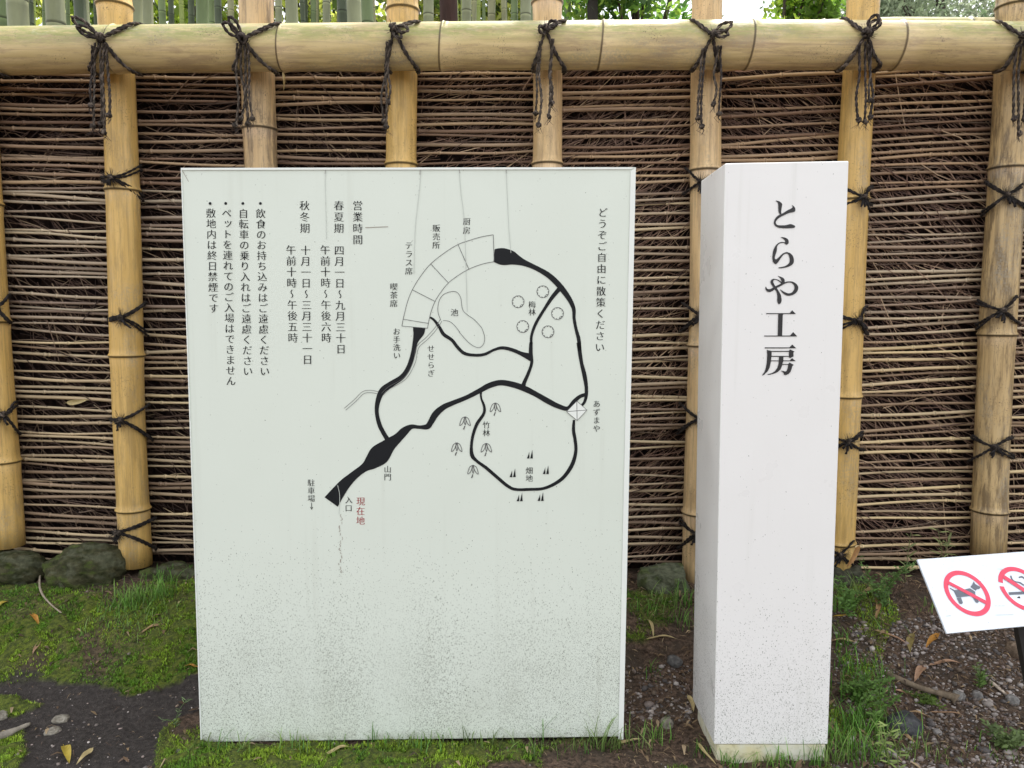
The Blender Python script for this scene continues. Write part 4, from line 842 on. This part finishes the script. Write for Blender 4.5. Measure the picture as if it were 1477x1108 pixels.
weed(1306, 842, .26, 1, GR3, 'slender pale seedling standing taller before the wattle, left one', 'seedling', .015, .05, False, .16)
weed(1358, 835, .24, 2, GR3, 'slender pale seedling behind the notice plate corner, right one', 'seedling', .02, .05, False, .16)
weed(1252, 1042, .14, 5, GR1, 'leafy green weed right of the pillar beside the dark grey stone', spread=.07, ll=.021)
weed(1232, 1010, .10, 4, GR1, 'low green weed behind the leafy one by the pillar', spread=.05, ll=.028)
weed(1268, 1104, .16, 3, (.26, .34, .10), 'yellow green flowering weed at the bottom right of the pillar', spread=.06, ll=.03, fern=False, lw=.2)
weed(1412, 990, .08, 6, (.13, .22, .05), 'upright tuft of green shoots in the gravel', spread=.012, ll=.02, fern=False)
weed(1334, 1012, .03, 8, (.09, .15, .02), 'low mossy sprout beside the fallen branch', spread=.03, ll=.016)
weed(250, 1046, .10, 2, (.16, .24, .10), 'thin green sprout on bare soil left of the map board', 'seedling', .03, .018, False, .14)
weed(1446, 1075, .07, 4, (.11, .16, .05), 'wiry green weed at the bottom right in the gravel', spread=.06, ll=.03)

# ------------------------------------------------------------------ ground cover (uncountable)
def cover_points(n, lo=(-2.0, 1.7), hi=(2.1, 2.86)): x_ = rng.uniform(lo[0], hi[0], n); y_ = rng.uniform(lo[1], hi[1], n); return x_, y_
def clear(x_, y_):   # keep out of the sign, the pillar and the boulders
    k = ~((x_ > BL.x + .01) & (x_ < BR.x - .01) & (y_ > Ys + .004) & (y_ < Ys + .09)); k &= ~((x_ > pBL.x + .004) & (x_ < pBR.x - .004) & (y_ > Yp + .004) & (y_ < Yp + DEP)); return k
# moss: little three-bladed sprigs
x_, y_ = cover_points(290000, (-2.5, 1.7), (2.1, 2.86)); m_ = moss_mask(x_, y_); k = (rng.random(len(x_)) < m_ * .85) & clear(x_, y_); x_, y_ = x_[k], y_[k]; z_ = gh(x_, y_) + .006; n = len(x_)
V = []; C = []
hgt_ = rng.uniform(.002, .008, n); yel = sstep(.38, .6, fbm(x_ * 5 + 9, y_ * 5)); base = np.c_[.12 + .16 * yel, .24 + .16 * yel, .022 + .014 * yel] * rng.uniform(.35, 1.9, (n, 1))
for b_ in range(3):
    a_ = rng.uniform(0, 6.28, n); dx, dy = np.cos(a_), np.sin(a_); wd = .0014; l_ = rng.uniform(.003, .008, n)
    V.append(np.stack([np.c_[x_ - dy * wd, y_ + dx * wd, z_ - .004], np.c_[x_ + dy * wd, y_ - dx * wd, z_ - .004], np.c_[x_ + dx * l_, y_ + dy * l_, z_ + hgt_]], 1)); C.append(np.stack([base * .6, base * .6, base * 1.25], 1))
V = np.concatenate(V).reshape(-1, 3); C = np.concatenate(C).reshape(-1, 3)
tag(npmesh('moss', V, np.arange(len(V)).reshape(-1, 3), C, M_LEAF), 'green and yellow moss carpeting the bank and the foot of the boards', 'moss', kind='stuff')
# gravel
bm = bmesh.new(); bmesh.ops.create_icosphere(bm, subdivisions=1, radius=1); bm.verts.index_update(); IV = np.array([v.co[:] for v in bm.verts]); IF = np.array([[v.index for v in f.verts] for f in bm.faces]); bm.free()
x_, y_ = cover_points(105000, (-2.3, 1.7), (3.3, 2.9)); dens = .006 + .03 * inpoly(x_, y_, Z_SOIL) + .85 * inpoly(x_, y_, Z_GRAV) * (.25 + .75 * sstep(.3, .5, fbm(x_ * 4, y_ * 4))) + .4 * inpoly(x_, y_, Z_GR2) + .2 * inpoly(x_, y_, Z_WEED)
k = (rng.random(len(x_)) < dens) & clear(x_, y_); x_, y_ = x_[k], y_[k]; n = len(x_); z_ = gh(x_, y_)
sz = np.exp(rng.normal(math.log(.0036), .5, n)); insoil = inpoly(x_, y_, Z_SOIL); sz = np.where(insoil, sz * .75, sz)
th = rng.uniform(0, 6.28, n); ax = np.stack([sz * rng.uniform(.8, 1.5, n), sz * rng.uniform(.7, 1.1, n), sz * rng.uniform(.45, .8, n)], 1)
V = IV[None] * (1 + rng.uniform(-.22, .22, (n, len(IV), 1))) * ax[:, None]; cs_, sn_ = np.cos(th)[:, None], np.sin(th)[:, None]
V = np.stack([V[..., 0] * cs_ - V[..., 1] * sn_ + x_[:, None], V[..., 0] * sn_ + V[..., 1] * cs_ + y_[:, None], V[..., 2] + (z_ + ax[:, 2] * .45)[:, None]], 2)
pal = np.array([(.19, .155, .14), (.13, .11, .10), (.28, .245, .225), (.22, .175, .16), (.09, .08, .078), (.38, .34, .32), (.16, .12, .09)]); ci = pal[rng.integers(0, len(pal), n)] * rng.uniform(.7, 1.2, (n, 1)); ci = np.where(insoil[:, None], ci * 1.5, ci)
tag(npmesh('gravel', V.reshape(-1, 3), (IF[None] + (np.arange(n) * len(IV))[:, None, None]).reshape(-1, 3), np.repeat(ci, len(IV), 0), M_PEB, smooth=True), 'loose grey and pinkish gravel scattered over brown soil', 'gravel', kind='stuff')
# leaf litter: curled scraps and thin stalks
x_, y_ = cover_points(82000, (-2.5, 1.7), (3.3, 2.92)); dens = .08 + .30 * (x_ > .3) - .035 * inpoly(x_, y_, Z_SOIL) + .05 * (y_ > 2.6); k = (rng.random(len(x_)) < dens) & clear(x_, y_); x_, y_ = x_[k], y_[k]; n = len(x_); z_ = gh(x_, y_) + rng.uniform(.002, .012, n)
a_ = rng.uniform(0, 6.28, n); l_ = np.minimum(np.exp(rng.normal(math.log(.013), .6, n)), .034); w_2 = np.where(rng.random(n) < .5, .0009, l_ * rng.uniform(.08, .2, n)); dx, dy = np.cos(a_), np.sin(a_); r1_ = rng.normal(0, .25, n) * l_; r2_ = np.abs(rng.normal(0, .2, n)) * l_
def P_(t, s): return np.c_[x_ + dx * l_ * t - dy * w_2 * s, y_ + dy * l_ * t + dx * w_2 * s, z_ + r1_ * t + r2_ * (1 - 4 * t * t) + .3 * w_2 * abs(s)]
V = np.stack([P_(-.5, -.3), P_(-.5, .3), P_(0, -1), P_(0, 1), P_(.5, -.2), P_(.5, .2)], 1).reshape(-1, 3)
pal = np.array([(.20, .13, .08), (.13, .08, .055), (.30, .21, .12), (.42, .31, .19), (.09, .06, .045), (.16, .11, .085)]); ci = pal[rng.integers(0, len(pal), n)] * rng.uniform(.7, 1.2, (n, 1))
o6 = (np.arange(n) * 6)[:, None]; Fq = np.concatenate([np.array([[0, 1, 3, 2]]) + o6, np.array([[2, 3, 5, 4]]) + o6])
tag(npmesh('leaf_litter', V, Fq, np.repeat(ci, 6, 0), M_LEAF), 'brown scraps of dead leaves and stalks strewn over the soil', 'leaf litter', kind='stuff')
# grass
gm = MB()
def tuft(px, py, n, h, sp, tone):
    b = onground(px, py)
    for _ in range(n):
        xx, yy = b.x + random.gauss(0, sp), b.y + random.gauss(0, sp * .6)
        if not clear(np.array([xx]), np.array([yy]))[0]: yy = Ys - random.uniform(.005, .03) if xx < .4 else Yp - random.uniform(.005, .03)
        hh = h * random.uniform(.35, 1.1); q = random.uniform(0, 6.28); l = hh * random.uniform(.1, .8); k = random.uniform(.6, 1.35)
        blade(gm, Vector((xx, yy, ghf(xx, yy))), hh, Vector((math.cos(q) * l, math.sin(q) * l, 0)), random.uniform(.0009, .002), tuple(x * k for x in tone))
for q in range(296, 900, 13): tuft(q + random.uniform(-9, 9), random.uniform(1074, 1096), random.randint(3, 12), random.choice((.02, .03, .05, .07)), .018, random.choice(((.10, .17, .035), (.14, .20, .05), (.10, .24, .04))))
for a in [(480, 1078, 6, .06, .02), (590, 1078, 9, .08, .02), (640, 1080, 10, .07, .03), (750, 1082, 10, .06, .03), (780, 1074, 5, .11, .01), (1010, 1090, 14, .06, .02), (1060, 1106, 16, .08, .02), (1120, 1104, 14, .09, .02), (545, 1076, 9, .085, .02), (690, 1073, 7, .08, .02), (812, 1070, 7, .12, .02), (860, 1070, 16, .13, .025), (890, 1074, 12, .09, .02), (930, 1082, 14, .10, .03), (350, 1086, 12, .06, .02), (405, 1080, 8, .07, .015), (440, 1082, 7, .08, .015),
          (1050, 1104, 14, .05, .02), (1100, 1106, 22, .055, .03), (1140, 1106, 22, .06, .03), (1175, 1104, 24, .08, .02), (1195, 1095, 34, .10, .025), (1212, 1080, 34, .11, .03), (1225, 1050, 60, .11, .04), (1240, 1095, 70, .12, .045), (1240, 1000, 70, .10, .05), (1270, 1060, 40, .09, .05), (1255, 975, 40, .08, .04), (1295, 1085, 30, .08, .05),
          (1218, 880, 40, .10, .03), (1238, 860, 60, .09, .05), (1225, 960, 40, .07, .04), (1210, 930, 30, .06, .03), (1260, 900, 30, .07, .04), (960, 880, 46, .10, .05), (985, 875, 40, .10, .03), (925, 885, 20, .06, .03), (980, 900, 30, .07, .03), (945, 975, 14, .05, .02), (950, 1068, 20, .07, .03),
          (200, 868, 160, .075, .055), (180, 878, 150, .06, .055), (225, 862, 110, .08, .045), (205, 895, 160, .04, .08), (170, 905, 90, .03, .06), (240, 840, 30, .07, .04), (60, 860, 24, .04, .05), (260, 835, 40, .06, .03), (1420, 985, 16, .05, .01), (1460, 1070, 20, .05, .04), (1360, 1095, 14, .05, .04), (1310, 1090, 20, .05, .04), (1340, 880, 14, .05, .03), (1440, 1095, 20, .05, .05), (18, 862, 16, .05, .03)]:
    tuft(*a, random.choice(((.11, .27, .035), (.15, .32, .05), (.21, .33, .08))))
tag(gm.build('grass', M_LEAF, smooth=True), 'thin green grass blades growing along the boards and the bank', 'grass', kind='stuff')

# ------------------------------------------------------------------ bamboo grove behind the fence
ORD = ['first', 'second', 'third', 'fourth', 'fifth', 'sixth', 'seventh', 'eighth', 'ninth', 'tenth', 'eleventh', 'twelfth']
def culm(px, wpx, tone, label, group, dia=.105):
    Y = F * dia / wpx; b = at(px, 20, Y); gz = ghf(b.x, Y); H = b.z + .13 * Y + 2.0; lx = random.gauss(0, .02); mb = MB(); zs = [(gz - .1, 1, 0)]; zz = gz + random.uniform(.1, .35)
    while zz < H:
        zs += [(zz - .035, 1, 1), (zz - .009, 1, 1), (zz - .004, .35, .98), (zz + .004, .8, 1.07), (zz + .012, 1, 1)]; zz += random.uniform(.26, .36)
    zs.append((H, 1, 1)); r = dia / 2
    pale = lambda i: 1.0
    mb.tube([(b.x + lx * (q - b.z), Y, q) for q, c, s in zs], [r * (s or 1) * (1 - .02 * max(0, q - 3)) for q, c, s in zs], 14, cols=[tuple(x * c for x in tone) if c != 1 or i % 5 != 2 else tuple(x * 1.5 for x in tone) for i, (q, c, s) in enumerate(zs)])
    return tag(mb.build('bamboo_culm', M_CULM, None, (b.x, Y, gz)), label, 'bamboo', group)
G_GREY, G_GRN, G_DRK, G_TAN, G_YEL = (.20, .215, .115), (.12, .165, .06), (.045, .062, .026), (.22, .22, .11), (.26, .32, .08)
main = [(2, 24, G_GRN), (26, 27, G_GREY), (44, 9, G_DRK), (80, 25, G_GREY), (116, 16, G_DRK), (122, 13, G_GREY), (196, 18, G_GREY), (213, 15, G_GREY), (234, 10, G_GRN), (247, 8, G_DRK), (262, 7, G_YEL), (276, 9, G_DRK), (292, 17, G_GRN), (305, 9, G_GRN), (315, 10, G_DRK), (333, 9, G_TAN),
        (402, 10, G_GREY), (421, 17, G_GREY), (440, 8, G_DRK), (452, 8, G_GRN), (471, 11, G_GREY), (494, 14, G_DRK), (511, 20, G_GREY), (530, 17, G_GRN), (618, 15, G_GREY), (654, 10, G_GREY), (673, 14, G_GREY), (690, 7, G_YEL), (709, 11, G_TAN), (727, 8, G_TAN), (742, 10, G_GRN), (758, 15, G_GREY), (819, 10, G_GRN)]
bounds = [0, 165, 371, 579, 789, 1022]; bayname = ['left of second post', 'between second and third posts', 'between third and fourth posts', 'between fourth and fifth posts', 'between fifth and sixth posts']
cnt = {}
for px, wp, tone in main:
    i = max(q for q in range(5) if px >= bounds[q]); cnt[i] = cnt.get(i, 0) + 1
    tn = {G_GREY: 'grey green', G_GRN: 'mid green', G_DRK: 'dark green', G_TAN: 'tan', G_YEL: 'yellow green'}[tone]; szn = 'thick' if wp > 14 else 'medium' if wp > 9 else 'thin'
    culm(px, wp, tone, f'{szn} {tn} bamboo culm behind rail {bayname[i]}, {ORD[cnt[i] - 1]} from left', 'bamboo culms behind the fence')
for _ in range(85):
    px = random.uniform(-40, 835) if random.random() < .85 else random.uniform(-200, -40); culm(px, random.uniform(4.2, 7.2), random.choice((G_GRN, G_DRK, G_YEL, G_TAN, G_GREY)), 'slim distant bamboo culm deep in the grove behind the fence', 'distant grove culms', random.uniform(.075, .1))

# ------------------------------------------------------------------ trees behind
def tree(name, x0, y0, H, rad, zc, rz, nleaf, tones, label, size=.09, tr=.13, bark=(.07, .055, .042), clumps=26, seed=1, group=None):
    g_ = np.random.default_rng(seed); gz = ghf(x0, y0); root = thing(name, label, 'tree', (x0, y0, gz), group)
    tk = MB(); top = Vector((x0 + g_.normal(0, .3), y0, gz + H * .9)); b = Vector((x0, y0, gz - .2)); mid_ = b.lerp(top, .5) + Vector((g_.normal(0, .15), g_.normal(0, .15), 0)); P = crom([b, mid_, top], 8); tk.tube(P, list(np.linspace(tr, tr * .2, len(P))), 10, bark)
    cl = []
    for _ in range(clumps):
        d = g_.normal(0, 1, 3); d /= np.linalg.norm(d); rr_ = g_.random() ** .45; cl.append((x0 + d[0] * rad * rr_, y0 + d[1] * rad * rr_, gz + zc + d[2] * rz * rr_))
    for c in cl[::2]:
        s0 = P[int(len(P) * min(.95, max(.25, (c[2] - gz) / H * .75)))]; tk.tube(crom([s0, (np.array(s0) + c) / 2 + np.array((0, 0, .2)), c], 4), list(np.linspace(tr * .35, .012, 9)), 6, bark)
    tk.build('trunk', M_BARK, root)
    cl = np.array(cl); ci = g_.integers(0, len(cl), nleaf); cr = rad * .34
    p = cl[ci] + g_.normal(0, 1, (nleaf, 3)) * cr * np.array((.62, .62, .45)); a_ = g_.normal(0, 1, (nleaf, 3)); a_ /= np.linalg.norm(a_, axis=1)[:, None]; b_ = np.cross(a_, g_.normal(0, 1, (nleaf, 3))); b_ /= np.linalg.norm(b_, axis=1)[:, None]
    s_ = size * g_.uniform(.6, 1.3, (nleaf, 1)); V = np.stack([p - a_ * s_, p + b_ * s_ * .42, p + a_ * s_, p - b_ * s_ * .42], 1).reshape(-1, 3)
    cm = g_.uniform(.65, 1.35, len(cl))[ci][:, None]; tn = np.array(tones)[g_.integers(0, len(tones), len(cl))][ci] * cm * g_.uniform(.7, 1.3, (nleaf, 1))
    ob = npmesh('crown', V, np.arange(nleaf * 4).reshape(-1, 4), np.repeat(tn, 4, 0), M_TREELEAF, (x0, y0, gz)); ob.location = (0, 0, 0); ob.parent = root; return root
def bx(px, Y): return at(px, 20, Y).x
YG = [(.42, .52, .07), (.55, .60, .14), (.25, .36, .05), (.08, .13, .03)]; MG = [(.12, .26, .05), (.18, .34, .06), (.08, .17, .04), (.28, .44, .07)]; BG_ = [(.24, .31, .18), (.32, .39, .25), (.14, .20, .11), (.40, .46, .32)]
tree('broadleaf_tree', bx(915, 11), 11, 6.6, 1.15, 5.3, 1.0, 3800, MG, 'green broadleaf tree behind the rail between the fifth and sixth posts', .075, .11, seed=3)
tree('broadleaf_tree', bx(1150, 12), 12, 7.0, .62, 5.75, .9, 2200, [(.30, .46, .05), (.42, .55, .08), (.18, .32, .05)], 'bright yellow green broadleaf tree behind the rail right of the sixth post', .075, .1, seed=4)
for i, (px, Y, ton, lab) in enumerate([(1235, 24, BG_, 'dense blue green tree far behind the post right of the pillar'), (1345, 22, BG_, 'dense blue green tree far behind, between the last two posts'), (1480, 23, [tuple(c * .75 for c in t) for t in BG_], 'darker blue green tree far behind at the right frame edge')]):
    tree('conifer_tree', bx(px, Y), Y, 13.5, 2.2, 9.5, 3.0, 14000, ton, lab, .085, .22, seed=20 + i, clumps=60)
for i, (px, Y, lab) in enumerate([(-60, 19, 'yellow green leafy tree behind the grove at the left frame edge'), (110, 20, 'yellow green leafy tree behind the grove left of the second post'), (270, 18, 'yellow green leafy tree behind the grove between the second and third posts'), (440, 20, 'yellow green leafy tree behind the grove between the third and fourth posts'), (590, 19, 'yellow green leafy tree behind the grove at the fourth post'), (730, 18, 'yellow green leafy tree behind the grove left of the fifth post')]):
    tree('broadleaf_tree', bx(px, Y), Y, 12, 1.9, 8.2, 2.6, 3600, YG, lab, .13, .16, seed=40 + i, clumps=40)
def trunkonly(px, wpx, Y, tone, label):
    b = at(px, 20, Y); gz = ghf(b.x, Y); mb = MB(); r = wpx / F * Y / 2; mb.tube([(b.x + .02 * math.sin(q), Y, gz - .1 + q * .5) for q in range(26)], [r * (1.25 - .012 * q) for q in range(26)], 14, tone)
    root = thing('tree', label, 'tree', (b.x, Y, gz)); mb.build('trunk', M_BARK, root); return root
trunkonly(646, 22, 8.5, (.055, .028, .022), 'dark red brown tree trunk among the culms between the fourth and fifth posts')
trunkonly(856, 13, 10, (.03, .026, .02), 'slim dark tree trunk behind the rail right of the fifth post')
